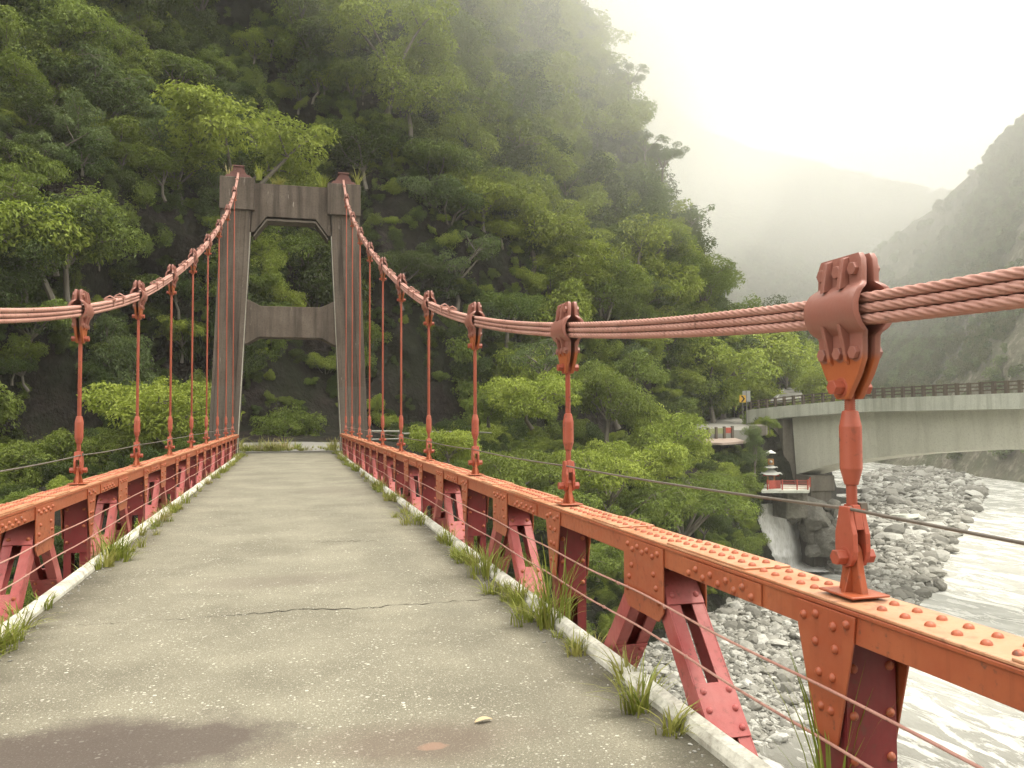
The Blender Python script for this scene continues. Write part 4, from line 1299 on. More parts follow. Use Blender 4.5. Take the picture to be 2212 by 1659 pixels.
def scatter(name, protos, pts, idx, rot, scl, label):
    """one object: protos instanced on points by geometry nodes"""
    me = bpy.data.meshes.new(name)
    me.vertices.add(len(pts)); me.vertices.foreach_set('co', np.asarray(pts, np.float32).ravel())
    for nm, typ, dat in (('pick', 'INT', np.asarray(idx, np.int32)), ('scl', 'FLOAT_VECTOR', np.asarray(scl, np.float32).ravel()), ('rot', 'FLOAT_VECTOR', np.asarray(rot, np.float32).ravel())):
        at = me.attributes.new(nm, typ, 'POINT')
        at.data.foreach_set('value' if typ == 'INT' else 'vector', dat)
    me.update()
    pc = bpy.data.collections.new(name+'_kinds')
    for i, p in enumerate(protos):
        o = bpy.data.objects.new('%s_kind_%02d' % (name, i), p); pc.objects.link(o)
    o = link(name, me)
    ng = bpy.data.node_groups.new(name+'_scatter', 'GeometryNodeTree')
    ng.interface.new_socket('Geometry', in_out='INPUT', socket_type='NodeSocketGeometry')
    ng.interface.new_socket('Geometry', in_out='OUTPUT', socket_type='NodeSocketGeometry')
    N = ng.nodes; gi = N.new('NodeGroupInput'); go = N.new('NodeGroupOutput')
    ip = N.new('GeometryNodeInstanceOnPoints'); ci = N.new('GeometryNodeCollectionInfo')
    ci.inputs['Collection'].default_value = pc; ci.inputs['Separate Children'].default_value = True; ci.inputs['Reset Children'].default_value = True
    def na(n_, t):
        a = N.new('GeometryNodeInputNamedAttribute'); a.data_type = t; a.inputs['Name'].default_value = n_; return a.outputs['Attribute']
    ip.inputs['Pick Instance'].default_value = True
    Lk = ng.links.new
    Lk(gi.outputs[0], ip.inputs['Points']); Lk(ci.outputs[0], ip.inputs['Instance']); Lk(na('pick', 'INT'), ip.inputs['Instance Index'])
    e2r = N.new('FunctionNodeEulerToRotation'); Lk(na('rot', 'FLOAT_VECTOR'), e2r.inputs[0]); Lk(e2r.outputs[0], ip.inputs['Rotation'])
    Lk(na('scl', 'FLOAT_VECTOR'), ip.inputs['Scale']); Lk(ip.outputs[0], go.inputs[0])
    md = o.modifiers.new('scatter', 'NODES'); md.node_group = ng
    tag(o, label, kind='stuff')
    return o
STONES = [stone_mesh('stone', i, M['stone'], 2) for i in range(8)]
def grav_pts(n, mind, smin, smax):
    pts = []; scl = []
    lo = GP.min(0); hi = GP.max(0)
    # sample in a way that keeps the near part dense
    while len(pts) < n:
        k = 4000
        u = rng.random((k, 2)); xy = lo+(hi-lo)*u
        w = rng.random(k) < np.clip((62/np.maximum(np.hypot(xy[:, 0], xy[:, 1]), 1))**2.2, 0, 1)
        sel = inside(xy[:, 0], xy[:, 1], GP) & w
        xy = xy[sel]
        pts += [tuple(p) for p in xy]
    xy = np.array(pts[:n])
    return xy
xy = grav_pts(40000, 0, 0, 0)
s = np.exp(rng.normal(math.log(.095), .66, len(xy))); s = np.clip(s, .05, .75)
s *= np.clip(np.hypot(xy[:, 0], xy[:, 1])/60, .9, 2.2)
z = bed_height(xy[:, 0], xy[:, 1])
pts = np.stack([xy[:, 0], xy[:, 1], z+s*.18], -1)
scatter('riverbed_stones', STONES, pts, rng.integers(0, 8, len(xy)), np.stack([rng.normal(0, .25, len(xy)), rng.normal(0, .25, len(xy)), rng.uniform(0, 6.28, len(xy))], -1), np.stack([s, s*rng.uniform(.7, 1.2, len(xy)), s], -1), 'pale grey stones covering the gravel bar beside the river')
# boulders that stand out
BOULD = [stone_mesh('boulder', 30+i, M['boulder'], 4, .7) for i in range(5)]
BPAL = [stone_mesh('boulder', 40+i, M['fascia'], 4, .3) for i in range(2)]
for i, (px_, py_, rx, rz, lab, pale) in enumerate([
    (1960, 1128, 2.6, 1.1, 'largest smooth white boulder on the gravel bar right of the near turnbuckle', 1),
    (2098, 1072, 3.2, 1.6, 'dark wedge shaped boulder at the water edge of the gravel bar', 0),
    (2270/1.0-60, 1008, 3.4, 1.7, 'pale boulder in midstream under the newer bridge at the right edge', 0),
    (2150, 1012, 2.8, 1.2, 'low boulder in midstream left of the one at the right edge', 0),
    (2015, 1012, 2.4, 1.1, 'angular boulder right below the newer bridge soffit', 0),
    (2055, 1190, .9, .5, 'dark rounded stone at the river edge right of the near fork', 0),
    (2030, 1268, .9, .55, 'dark stone on the corner of the gravel bar by the river', 0),
    (1905, 1262, .8, .4, 'dark grey stone just right of the near hanger bracket', 0),
    (1688, 1440, .75, .4, 'flat grey stone on the gravel below the near railing post', 0),
    (1752, 1512, .55, .35, 'pale stone at the water edge between the two nearest diagonals and post', 0),
    (1815, 1215, 1.5, 1.1, 'rounded rock at the foot of the waterfall', 0),
    (1792, 1170, 2.0, 1.9, 'tall grooved rock between waterfall and bridge pier', 0),
    (1768, 1118, 1.7, 1.9, 'dark rock shoulder beside the crest of the waterfall', 0)]):
    p = at_z(px_, py_, BED)
    me = (BPAL if pale else BOULD)[i % (2 if pale else 5)]
    o = link('boulder', me); o.location = (p.x, p.y, BED+rz*.35)
    if i >= 10:
        o.location = at_depth(px_, py_, 83.2)
    o.scale = (rx, rx*.8, rz*1.4); o.rotation_euler = (random.uniform(-.2, .2), random.uniform(-.2, .2), random.uniform(0, 6))
    tag(o, lab, 'boulder', 'boulders along the river')
# broken rock beside and under the falls
n = 90
qx = rng.uniform(1690, 1850, n); qy = rng.uniform(1095, 1240, n)
okk = (qx > 1700+ (qy-1095)*.62) & (qx < 1850-(1240-qy)*.35)
pp = np.array([tuple(at_depth(a, b, 83.6+(1240-b)*.012+rng.normal(0, .35))) for a, b in zip(qx[okk], qy[okk])])
pp = np.concatenate([pp, np.array([tuple(at_depth(a, b, 82.8)) for a, b in zip(rng.uniform(1590, 1660, 26), rng.uniform(1195, 1250, 26))])])
ss = np.exp(rng.normal(-.15, .35, len(pp)))
scatter('bank_rocks', BOULD, pp, rng.integers(0, 5, len(pp)), np.stack([rng.normal(0, .5, len(pp)), rng.normal(0, .5, len(pp)), rng.uniform(0, 6, len(pp))], -1), np.stack([ss, ss*.8, ss*1.3], -1), 'broken grey rock heaped beside the waterfall')
# ================================================================== VEGETATION
def leaf_cards(cent, radii, per, size, r_, flat=.62, upb=.25, long=2.1, droop=.25, shell=.72):
    """numpy leaf cards on the clumps' shells; folded rhombus of two triangles each"""
    n = len(cent)
    ci = np.repeat(np.arange(n), per)
    N = len(ci)
    d = r_.normal(size=(N, 3)); d[:, 2] += upb; d /= np.linalg.norm(d, axis=1, keepdims=True)
    rad = shell+(1.06-shell)*r_.random(N)**.6
    rad = np.where(r_.random(N) < .15, rad*r_.random(N)**.5, rad)
    # sub-bunches give the clump an uneven outline
    bun = r_.normal(size=(n, 9, 3)); bun /= np.linalg.norm(bun, axis=2, keepdims=True)
    dots = np.einsum('nk,nbk->nb', d, bun[ci]).max(1)
    rad *= .66+.50*np.clip((dots-.45)/.5, 0, 1)
    rad *= np.where(r_.random(N) < .10, 1.25, 1.0)
    pos = cent[ci]+d*radii[ci][:, None]*rad[:, None]*np.array([1, 1, flat])
    nrm = d*.75+np.array([0, 0, .75])+r_.normal(size=(N, 3))*.55
    nrm /= np.linalg.norm(nrm, axis=1, keepdims=True)
    a = r_.normal(size=(N, 3)); a += d*.8; a -= nrm*(a*nrm).sum(1, keepdims=True); a /= np.linalg.norm(a, axis=1, keepdims=True)
    b = np.cross(nrm, a)
    L = size*r_.uniform(.6, 1.35, N)[:, None]; Wd = L/long
    V = np.empty((N, 4, 3))
    V[:, 0] = pos-a*L*.5; V[:, 2] = pos+a*L*.5-np.array([0, 0, 1])*L*droop
    V[:, 1] = pos-b*Wd*.5+nrm*Wd*.18; V[:, 3] = pos+b*Wd*.5+nrm*Wd*.18
    base = np.arange(N)[:, None]*4
    F = np.concatenate([base+np.array([0, 1, 2]), base+np.array([0, 2, 3])], 0)
    tint = np.clip(.5*r_.random(N)+.5*r_.random(n)[ci], 0, 1)
    return V.reshape(-1, 3), F, np.repeat(tint, 4)
def crown_mesh(name, data, mat):
    V, F, t = data
    me = np_mesh(name, V, F, mat, False)
    at = me.attributes.new('tint', 'FLOAT', 'POINT'); at.data.foreach_set('value', t.astype(np.float32))
    return me
def skeleton(r_, kind):
    """branches (paths with radii) and the clump centres at their ends, for a tree about 1 unit in crown radius, origin at the crown's centre"""
    br = []; cl = []; cr = []
    H = {'umbrella': 1.25, 'round': 1.3, 'tall': 1.9, 'open': 1.4, 'shrub': .75, 'vine': .5}[kind]
    nl = {'umbrella': 7, 'round': 8, 'tall': 9, 'open': 8, 'shrub': 8, 'vine': 6}[kind]
    base = Vector((0, 0, -H)); fork = Vector((r_.normal()*.08, r_.normal()*.08, -.45*H if kind != 'tall' else -.7*H))
    if kind != 'vine': br.append(([base, (base+fork)/2+Vector((r_.normal()*.05, r_.normal()*.05, 0)), fork], [.065, .052, .042]))
    for i in range(nl):
        a = 2*PI*(i+r_.uniform(-.35, .35))/nl
        if kind == 'umbrella': e = Vector((math.cos(a)*r_.uniform(.35, .95), math.sin(a)*r_.uniform(.35, .95), r_.uniform(.0, .32)))
        elif kind == 'round': e = Vector((math.cos(a)*r_.uniform(.3, .75), math.sin(a)*r_.uniform(.3, .75), r_.uniform(-.45, .65)))
        elif kind == 'tall':
            t = i/(nl-1); e = Vector((math.cos(a*2.4)*.45*(1-t*.7), math.sin(a*2.4)*.45*(1-t*.7), -.7+1.75*t))
        elif kind == 'open': e = Vector((math.cos(a)*r_.uniform(.4, 1.0), math.sin(a)*r_.uniform(.4, 1.0), r_.uniform(-.35, .6)))
        elif kind == 'vine': e = Vector((math.cos(a)*.35, math.sin(a)*.35, .6-1.3*i/(nl-1)))
        else: e = Vector((math.cos(a)*r_.uniform(.3, .85), math.sin(a)*r_.uniform(.3, .85), r_.uniform(-.4, .3)))
        m1 = fork.lerp(e, .5)+Vector((r_.normal()*.08, r_.normal()*.08, .10))
        if kind != 'vine': br.append(([fork, m1, e], [.034, .022, .010]))
        cl.append(e); cr.append(r_.uniform(.24, .48) if kind not in ('open',) else r_.uniform(.16, .30))
        for q in range(3 if kind not in ('vine',) else 2):
            b = r_.uniform(0, 6.28); f = e+Vector((math.cos(b)*r_.uniform(.2, .52), math.sin(b)*r_.uniform(.2, .52), r_.uniform(-.26, .26)))
            if kind != 'vine': br.append(([m1.lerp(e, .5), (m1.lerp(e, .4)+f)/2+Vector((0, 0, .04)), f], [.014, .010, .005]))
            cl.append(f); cr.append(r_.uniform(.18, .32) if kind != 'open' else r_.uniform(.14, .24))
    if kind in ('umbrella', 'open', 'round'):          # bare twigs that stick out of the leaves
        for q in range(14 if kind == 'open' else 9):
            e = Vector(cl[int(r_.integers(len(cl)))]); d = Vector((r_.normal(), r_.normal(), r_.normal()*.5)).normalized()
            f = e+d*r_.uniform(.28, .5); g_ = f+Vector((r_.normal()*.12, r_.normal()*.12, .06))
            br.append(([e-d*.1, e.lerp(f, .5)+Vector((0, 0, .03)), f], [.009, .006, .003])); br.append(([e.lerp(f, .6), g_], [.004, .002]))
    return br, np.array([tuple(c) for c in cl]), np.array(cr)
PROTO = {}
def make_proto(key, kind, mat, seed, per, size, flat=.62, droop=.25, long=2.1):
    r_ = np.random.default_rng(seed)
    br, cl, cr = skeleton(r_, kind)
    pr = np.maximum(20, (per*(cr/.3)**2)).astype(int)
    Vs = []; Fs = []; Ts = []; o = 0
    V, F, t = leaf_cards(cl, cr, pr, size, r_, flat, .25, long, droop)
    cm = crown_mesh('crown', (V, F, t), mat)
    tm = None
    if br:
        mb = MB()
        for p, rd in br: mb.tube(p, rd, 6, True, False)
        tm = mb.mesh('trunk', M['bark'])
    PROTO[key] = (cm, tm, cl, cr)
KSPEC = {'umbrella': (300, .078, .55), 'round': (270, .084, .74), 'tall': (240, .084, .85), 'open': (210, .080, .55), 'shrub': (210, .095, .7), 'vine': (200, .095, 1.0)}
def get_proto(key):
    if key not in PROTO:
        kd, lf = key.split('#')[0].split('/')
        per, sz, fl_ = KSPEC[kd]
        if '#h' in key: per, sz = int(per*1.9), sz*.72
        make_proto(key, kd, M[lf], len(PROTO)*13+400, per, sz, fl_)
    return PROTO[key]
def joined(key):
    cm, tm, _, _ = get_proto(key)
    bm = bmesh.new()
    me = bpy.data.meshes.new('foliage')
    # crown and trunk in one mesh for scattering
    nv0 = len(bm.verts)
    bm.free()
    if tm is None: return cm
    V0 = np.empty(len(cm.vertices)*3, np.float32); cm.vertices.foreach_get('co', V0)
    V1 = np.empty(len(tm.vertices)*3, np.float32); tm.vertices.foreach_get('co', V1)
    F0 = [tuple(p.vertices) for p in cm.polygons]; n0 = len(cm.vertices)
    F1 = [tuple(n0+i for i in p.vertices) for p in tm.polygons]
    me.from_pydata(np.concatenate([V0, V1]).reshape(-1, 3).tolist(), [], F0+F1)
    me.materials.append(cm.materials[0]); me.materials.append(M['bark'])
    me.polygons.foreach_set('material_index', np.array([0]*len(F0)+[1]*len(F1), np.int32))
    t = np.zeros(len(me.vertices), np.float32); q_ = np.empty(n0, np.float32); cm.attributes['tint'].data.foreach_get('value', q_); t[:n0] = q_
    at = me.attributes.new('tint', 'FLOAT', 'POINT'); at.data.foreach_set('value', t)
    me.update(); return me

# ---- trees one can point to
TREES = [
 # px, py, radius in px, kind/leaf, depth offset or depth, label
 (488, 292, 165, 'umbrella/leaf_bright', None, 'broad bright yellow green tree spreading above the left tower leg'),
 (345, 335, 90, 'umbrella/leaf_bright', None, 'smaller bright tree touching the left side of the broad bright one'),
 (458, 190, 58, 'umbrella/leaf_dark', None, 'small flat topped tree alone against dark rock over the broad bright tree'),
 (125, 100, 110, 'round/leaf_mid', None, 'bushy green tree near the top left corner of the cliff'),
 (215, 195, 115, 'open/leaf_pale', None, 'grey green open branched tree below the bushy top left one'),
 (90, 300, 105, 'open/leaf_pale', None, 'dull open tree at the left picture edge above tower height'),
 (250, 300, 90, 'round/leaf_mid', None, 'mid green tree between the open pale one and the bright spreading one'),
 (150, 500, 130, 'round/leaf_mid', None, 'rounded green tree on the left cliff level with the tower cap'),
 (55, 560, 95, 'round/leaf_dark', None, 'dark rounded tree at the left edge beside the big rounded one'),
 (70, 650, 85, 'umbrella/leaf_mid', None, 'low spreading tree at the left edge just above the left cable'),
 (235, 765, 62, 'round/leaf_mid', None, 'small bush between the first two left hangers under the cable'),
 (365, 880, 135, 'shrub/leaf_bright', 40, 'leafy bright bush behind the left hangers beside the tower leg'),
 (75, 985, 95, 'shrub/leaf_mid', 38, 'low green bush behind the left railing at the picture edge'),
 (250, 965, 80, 'shrub/leaf_mid', 38, 'green bush behind the left truss under the leafy bright one'),
 (572, 590, 62, 'tall/leaf_bright', None, 'hanging bright foliage in the left half of the upper portal opening'),
 (600, 655, 55, 'shrub/leaf_bright', None, 'fresh green bush just above the tower cross beam'),
 (712, 775, 45, 'umbrella/leaf_bright', None, 'fern like branch by the right leg in the lower portal opening'),
 (615, 925, 75, 'shrub/leaf_mid', 55, 'straggling bush at the end of the road through the portal'),
 (835, 65, 120, 'umbrella/leaf_bright', None, 'bright tree crown at the top of the picture left of the misty spur'),
 (950, 60, 90, 'round/leaf_mid', None, 'tree crown at the top edge where the mist begins'),
 (885, 190, 100, 'round/leaf_bright', None, 'bright rounded crown on the spur high above the right tower leg'),
 (990, 190, 85, 'tall/leaf_mid', None, 'upright crown right of the bright rounded one on the spur'),
 (930, 320, 95, 'umbrella/leaf_mid', None, 'drooping crown in the middle of the spur'),
 (1010, 300, 85, 'round/leaf_bright', None, 'light green bulging crown hung with creepers'),
 (975, 430, 85, 'umbrella/leaf_pale', None, 'pale crown right of the tower top on the spur'),
 (1080, 400, 95, 'umbrella/leaf_bright', None, 'bright fan of foliage in the centre of the slope'),
 (1150, 470, 100, 'round/leaf_bright', None, 'big bright crown below the misty rock face'),
 (1230, 560, 95, 'round/leaf_bright', None, 'bright crown on the right rim of the central slope'),
 (1140, 300, 75, 'round/leaf_pale', None, 'hazy pale crown below the overhanging rock ledge'),
 (1170, 180, 60, 'round/leaf_pale', None, 'hazy crown on the ledge at the upper spur'),
 (985, 555, 90, 'open/leaf_pale', None, 'bare branched pale tree above the right cable'),
 (870, 560, 70, 'umbrella/leaf_dark', None, 'dark tree just right of the tower leg above the cable'),
 (1090, 640, 85, 'umbrella/leaf_mid', None, 'spreading tree just above the low point of the right cable'),
 (1310, 640, 90, 'round/leaf_mid', None, 'rounded crown above the right cable between spur and valley'),
 (1420, 560, 85, 'round/leaf_mid', None, 'crown on the shoulder of the slope facing the valley'),
 (1375, 445, 75, 'round/leaf_pale', None, 'misty crown below the steep rock edge'),
 (1520, 620, 75, 'round/leaf_mid', None, 'crown on the descending ridge left of the valley gap'),
 (1606, 565, 42, 'tall/leaf_dark', None, 'first of two small pointed trees on the ridge'),
 (1640, 580, 45, 'round/leaf_dark', None, 'second small dark tree on the ridge beside the pointed one'),
 (1395, 300, 42, 'open/leaf_pale', None, 'wind bent tree on the cliff edge against the mist'),
 (1430, 330, 40, 'umbrella/leaf_pale', None, 'lower tree leaning out from the cliff edge against the mist'),
 (1360, 160, 42, 'open/leaf_pale', None, 'thin tree high on the cliff edge against the sky'),
 (1180, 765, 75, 'open/leaf_pale', 62, 'pale barked tree with bare forks left of the second right hanger'),
 (1335, 775, 95, 'umbrella/leaf_mid', None, 'wide layered tree right of the second right hanger'),
 (1310, 860, 90, 'round/leaf_mid', 66, 'hanging bushy crown right of the second right turnbuckle'),
 (1455, 775, 88, 'tall/leaf_mid', None, 'dense drooping tree mass above the far road'),
 (1560, 740, 85, 'tall/leaf_dark', None, 'dark drooping tree left of the near cable clamp'),
 (1690, 740, 70, 'tall/leaf_dark', None, 'dark tree directly left of the near cable clamp plate'),
 (1790, 835, 62, 'round/leaf_bright', 112, 'light green round tree behind the newer bridge railing'),
 (1055, 870, 70, 'shrub/leaf_mid', 56, 'bush between the third and second right hangers'),
 (1150, 860, 90, 'shrub/leaf_bright', 54, 'leafy bright bush left of the second right hanger'),
 (960, 965, 70, 'shrub/leaf_bright', 44, 'yellow green bush behind the right truss near the guard rail'),
 (1090, 985, 120, 'umbrella/leaf_mid', 50, 'wide twiggy tree on the bank left of the second right turnbuckle'),
 (1310, 985, 120, 'umbrella/leaf_bright', 56, 'wide feathery tree on the bank right of the second right hanger'),
 (1430, 960, 95, 'round/leaf_bright', 66, 'pale green crown below the terrace railing'),
 (1480, 1060, 130, 'umbrella/leaf_mid', 62, 'big leaning tree with horizontal layers above the waterfall'),
 (1330, 1090, 100, 'open/leaf_mid', 54, 'bare twigged tree below the feathery one on the bank'),
 (1572, 1030, 55, 'umbrella/leaf_mid', 70, 'dense glossy crown overhanging the shrine deck'),
 (1515, 1108, 52, 'umbrella/leaf_dark', 66, 'low branch mass overhanging the side cascade'),
 (1200, 1090, 85, 'shrub/leaf_mid', 48, 'dark bush behind the truss at the second right hanger foot'),
 (1290, 1200, 75, 'shrub/leaf_mid', 46, 'bush seen over the right chord above the gravel bank'),
 (1663, 912, 20, 'round/leaf_mid', 82, 'small rounded shrub growing at the newer bridge abutment'),
 (1630, 968, 32, 'tall/leaf_pale', 79, 'slim pale shrub left of the abutment above the pagoda'),
]
TREE_XY = []
tcount = {}
for px_, py_, rp, key, dep, lab in TREES:
    h_, dd_ = hit(px_, py_)
    if dep is None:
        if h_ is None: h_, dd_ = hit(px_-50, py_+50)
        if h_ is None: continue
        v = ray(px_, py_)
        dist = dd_/1.0; depth = dist/v.length
        r = rp*depth/FPX
        c = CAM_LOC+v*(depth-r*.55)
    else:
        depth = dep; r = rp*depth/FPX; c = at_depth(px_, py_, depth)
    cm, tm, _, _ = get_proto(key+'#h')
    kind = key.split('/')[0]
    if kind == 'umbrella': c = c-Vector((0, 0, .30*r))
    Hn = {'umbrella': 1.25, 'round': 1.3, 'tall': 1.9, 'open': 1.4, 'shrub': .75, 'vine': .5}[kind]
    nm = 'bush' if kind == 'shrub' else 'tree'
    root = empty(nm, (c.x, c.y, c.z-Hn*r), (0, 0, random.uniform(0, 6.28)))
    root.scale = (r, r, r*random.uniform(.88, 1.05))
    o = link('crown', cm, root, (0, 0, Hn))
    if tm is not None: link('trunk', tm, root, (0, 0, Hn))
    tag(root, lab, nm, 'trees and bushes on the gorge side')
    TREE_XY.append((c.x, c.y, c.z, r))
TREE_A = np.array(TREE_XY)

# ---- forest that clothes the gorge side (one mass)
tri_a = LV[LF[:, 0]]; tri_b = LV[LF[:, 1]]; tri_c = LV[LF[:, 2]]; tri_d = LV[LF[:, 3]]
area = .5*(np.linalg.norm(np.cross(tri_b-tri_a, tri_c-tri_a), axis=1)+np.linalg.norm(np.cross(tri_c-tri_a, tri_d-tri_a), axis=1))
cen = (tri_a+tri_b+tri_c+tri_d)/4
cpx, cpy, cdd = project(cen)
infr = (cpx > -420) & (cpx < 2300) & (cpy > -420) & (cpy < 1700)
fn_ = np.cross(tri_b-tri_a, tri_d-tri_a); fn_ /= np.linalg.norm(fn_, axis=1, keepdims=True)+1e-9
fn_ *= np.sign((fn_*(np.array(CAM_LOC)-cen)).sum(1, keepdims=True))
def sample(n, w):
    w = w/w.sum(); k = rng.choice(len(w), n, p=w)
    u, v = rng.random((2, n, 1))
    return tri_a[k]*(1-u)*(1-v)+tri_b[k]*u*(1-v)+tri_c[k]*u*v+tri_d[k]*(1-u)*v, k
GUL = np.minimum(seg_dist(cpx, cpy, [(430, -60), (560, 90), (640, 260), (705, 470), (690, 640), (660, 830), (690, 930)])/98,
      np.minimum(seg_dist(cpx, cpy, [(200, 600), (300, 760), (420, 800)])/60, np.minimum(seg_dist(cpx, cpy, [(60, 740), (120, 850), (150, 900)])/75, seg_dist(cpx, cpy, [(830, 780), (900, 850), (950, 870)])/60)))
patch = fbm(cen*np.array([1, 1, .7]), 9, 4, 101)
rockface = np.exp(-(seg_dist(cpx, cpy, [(1200, -100), (1270, 90), (1330, 250), (1400, 380)])/90)**2)
keep = np.clip((patch+.42)*2.2, .10, 1)*(1-np.exp(-GUL**2)*.985)*(1-.6*rockface)
onroad = ((cen[:, 2] < 2.6) & (np.abs(cpx-1560) < 75) & (cpy > 885) & (cpy < 965)) | ((np.abs(cpx-1680) < 70) & (cpy > 820) & (cpy < 900)) | ((cpx > 1625) & (cpy > 940))
flatroad = (cen[:, 0] > -4) & (cen[:, 0] < 7) & (cen[:, 1] < 62) & (cen[:, 2] < 1.0) & (cen[:, 1] > 30)
keep = keep*(~onroad)*(~flatroad)
FK = ['round/leaf_mid', 'round/leaf_mid#2', 'round/leaf_bright', 'round/leaf_bright#2', 'tall/leaf_mid', 'tall/leaf_mid#2', 'umbrella/leaf_mid', 'umbrella/leaf_bright', 'shrub/leaf_bright', 'open/leaf_pale', 'round/leaf_pale',
      'round/leaf_dark', 'round/leaf_dark#2', 'tall/leaf_dark', 'tall/leaf_dark#2', 'shrub/leaf_dark', 'vine/leaf_mid', 'vine/leaf_dark', 'open/leaf_mid', 'tall/leaf_pale']
FPROT = [joined(k) for k in FK]
cliffpart = (up.reshape(-1)[LF[:, 0]] > .15)
w1 = area*infr*keep*cliffpart
p1_, k1 = sample(2300, w1)
nrm1 = fn_[k1]
sc1 = np.exp(rng.normal(math.log(1.75), .32, len(k1)))*np.clip(np.linalg.norm(p1_, axis=1)/75, .8, 1.7)
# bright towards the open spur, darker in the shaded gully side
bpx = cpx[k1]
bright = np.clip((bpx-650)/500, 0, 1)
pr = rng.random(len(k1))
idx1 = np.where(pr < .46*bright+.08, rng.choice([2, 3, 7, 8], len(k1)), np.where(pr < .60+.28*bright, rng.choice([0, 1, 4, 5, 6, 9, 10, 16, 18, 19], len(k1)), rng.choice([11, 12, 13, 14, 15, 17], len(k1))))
q1 = p1_+nrm1*(sc1*.35)[:, None]+np.array([0, 0, 1])*(sc1*.15)[:, None]
rot1 = np.stack([rng.normal(0, .15, len(k1)), rng.normal(0, .15, len(k1)), rng.uniform(0, 6.28, len(k1))], -1)
s3 = np.stack([sc1, sc1, sc1*rng.uniform(.75, 1.15, len(k1))], -1)
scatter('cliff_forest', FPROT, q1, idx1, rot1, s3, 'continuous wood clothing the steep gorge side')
# undergrowth: small shrubs and creepers over rock and bank
w2 = area*infr*np.clip(keep+.10, 0, 1)*(~onroad)*(~flatroad)*np.where(cliffpart, 1, .9)*(cen[:, 2] > BED+1.5)
p2_, k2 = sample(17000, w2)
sc2 = np.exp(rng.normal(math.log(.66), .34, len(k2)))*np.clip(np.linalg.norm(p2_, axis=1)/70, .8, 1.6)
UK = ['shrub/leaf_mid', 'shrub/leaf_bright', 'shrub/leaf_dark', 'vine/leaf_mid', 'vine/leaf_dark']
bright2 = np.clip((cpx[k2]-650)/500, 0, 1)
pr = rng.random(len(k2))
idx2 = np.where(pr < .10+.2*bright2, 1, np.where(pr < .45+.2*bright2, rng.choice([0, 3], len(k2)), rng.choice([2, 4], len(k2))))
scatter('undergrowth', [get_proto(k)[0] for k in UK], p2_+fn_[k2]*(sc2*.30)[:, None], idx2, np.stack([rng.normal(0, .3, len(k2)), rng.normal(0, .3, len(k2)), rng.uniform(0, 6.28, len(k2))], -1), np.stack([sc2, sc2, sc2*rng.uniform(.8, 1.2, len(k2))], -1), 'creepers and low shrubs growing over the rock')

# far hillsides: small crowns in one mass each
def light_proto(seed, mat):
    r_ = np.random.default_rng(seed)
    cl = r_.normal(size=(9, 3))*np.array([.45, .45, .3]); cr = r_.uniform(.3, .5, 9)
    V, F, t = leaf_cards(cl, cr, np.full(9, 70), .26, r_, .8)
    return crown_mesh('far_crown', (V, F, t), mat)
M['leaf_far'] = leaf('far_scrub_leaf', (.055, .065, .026), (.12, .13, .055), (.13, .12, .06))
LP = [light_proto(70, M['leaf_far']), light_proto(71, M['leaf_dark']), light_proto(72, M['leaf_far']), light_proto(73, M['leaf_pale'])]
def far_wood(name, V, F, n, smin, smax, label, seed, thr):
    a, b, c_, d = (V[F[:, i]] for i in range(4)); ce = (a+b+c_+d)/4
    ar = .5*np.linalg.norm(np.cross(b-a, d-a), axis=1)
    x, y, _ = project(ce)
    w = ar*((x > 1200) & (x < 2320) & (y > -50) & (y < 1000))*np.clip((fbm(ce*np.array([1, 1, .6]), 45, 4, seed)+thr)*3, .03, 1)
    w = w/w.sum(); k = rng.choice(len(w), n, p=w); u, v = rng.random((2, n, 1))
    p = a[k]*(1-u)*(1-v)+b[k]*u*(1-v)+c_[k]*u*v+d[k]*(1-u)*v
    s = rng.uniform(smin, smax, n)
    scatter(name, LP, p+np.array([0, 0, 1])*(s*.2)[:, None], rng.integers(0, 4, n), np.stack([0*s, 0*s, rng.uniform(0, 6.28, n)], -1), np.stack([s, s, s*rng.uniform(.8, 1.3, n)], -1), label)
far_wood('far_wood', FARV, FARF, 9000, 3.0, 6.0, 'misty wood on the far mountain', 5, .35)
far_wood('hillside_scrub', RIV, RIF, 4800, 1.6, 3.4, 'thin scrub on the scree hillside to the right', 6, .10)

# ---- weeds along the kerbs
def blade_tuft(r_, n, h, spread, lean=.55, bw=.0058):
    V = []; F = []; T = []
    for i in range(n):
        a = r_.uniform(0, 6.28); r0 = spread*r_.random()**.7*.45
        b = Vector((math.cos(a)*r0, math.sin(a)*r0, 0)); a2 = a+r_.normal()*.6
        L = h*r_.uniform(.45, 1.1); ln = lean*r_.uniform(.3, 1.4)
        w = bw*r_.uniform(.6, 1.6); side = Vector((-math.sin(a2), math.cos(a2), 0))
        o = len(V); t = r_.random()
        for k in range(5):
            s = k/4; p = b+Vector((math.cos(a2), math.sin(a2), 0))*(L*ln*s*s)+Vector((0, 0, L*(s-.38*ln*s*s)))
            ww = w*(1-s)**.6+.0004
            V += [p-side*ww, p+side*ww]; T += [t, t]
        for k in range(4): F.append((o+2*k, o+2*k+1, o+2*k+3, o+2*k+2))
    return np.array([tuple(v) for v in V]), np.array(F), np.array(T)
def grass_mesh(name, seed, n, h, spread, mat, lean=.55, bw=.0058):
    return crown_mesh(name, blade_tuft(np.random.default_rng(seed), n, h, spread, lean, bw), mat)
GM = [grass_mesh('grass_blades', 200+i, 34, .20, .20, M['grass'], .8) for i in range(3)]+[grass_mesh('grass_blades', 210+i, 24, .34, .18, M['grass'], .7) for i in range(2)]+[grass_mesh('grass_blades', 220, 26, .26, .2, M['drygrass'], .9)]
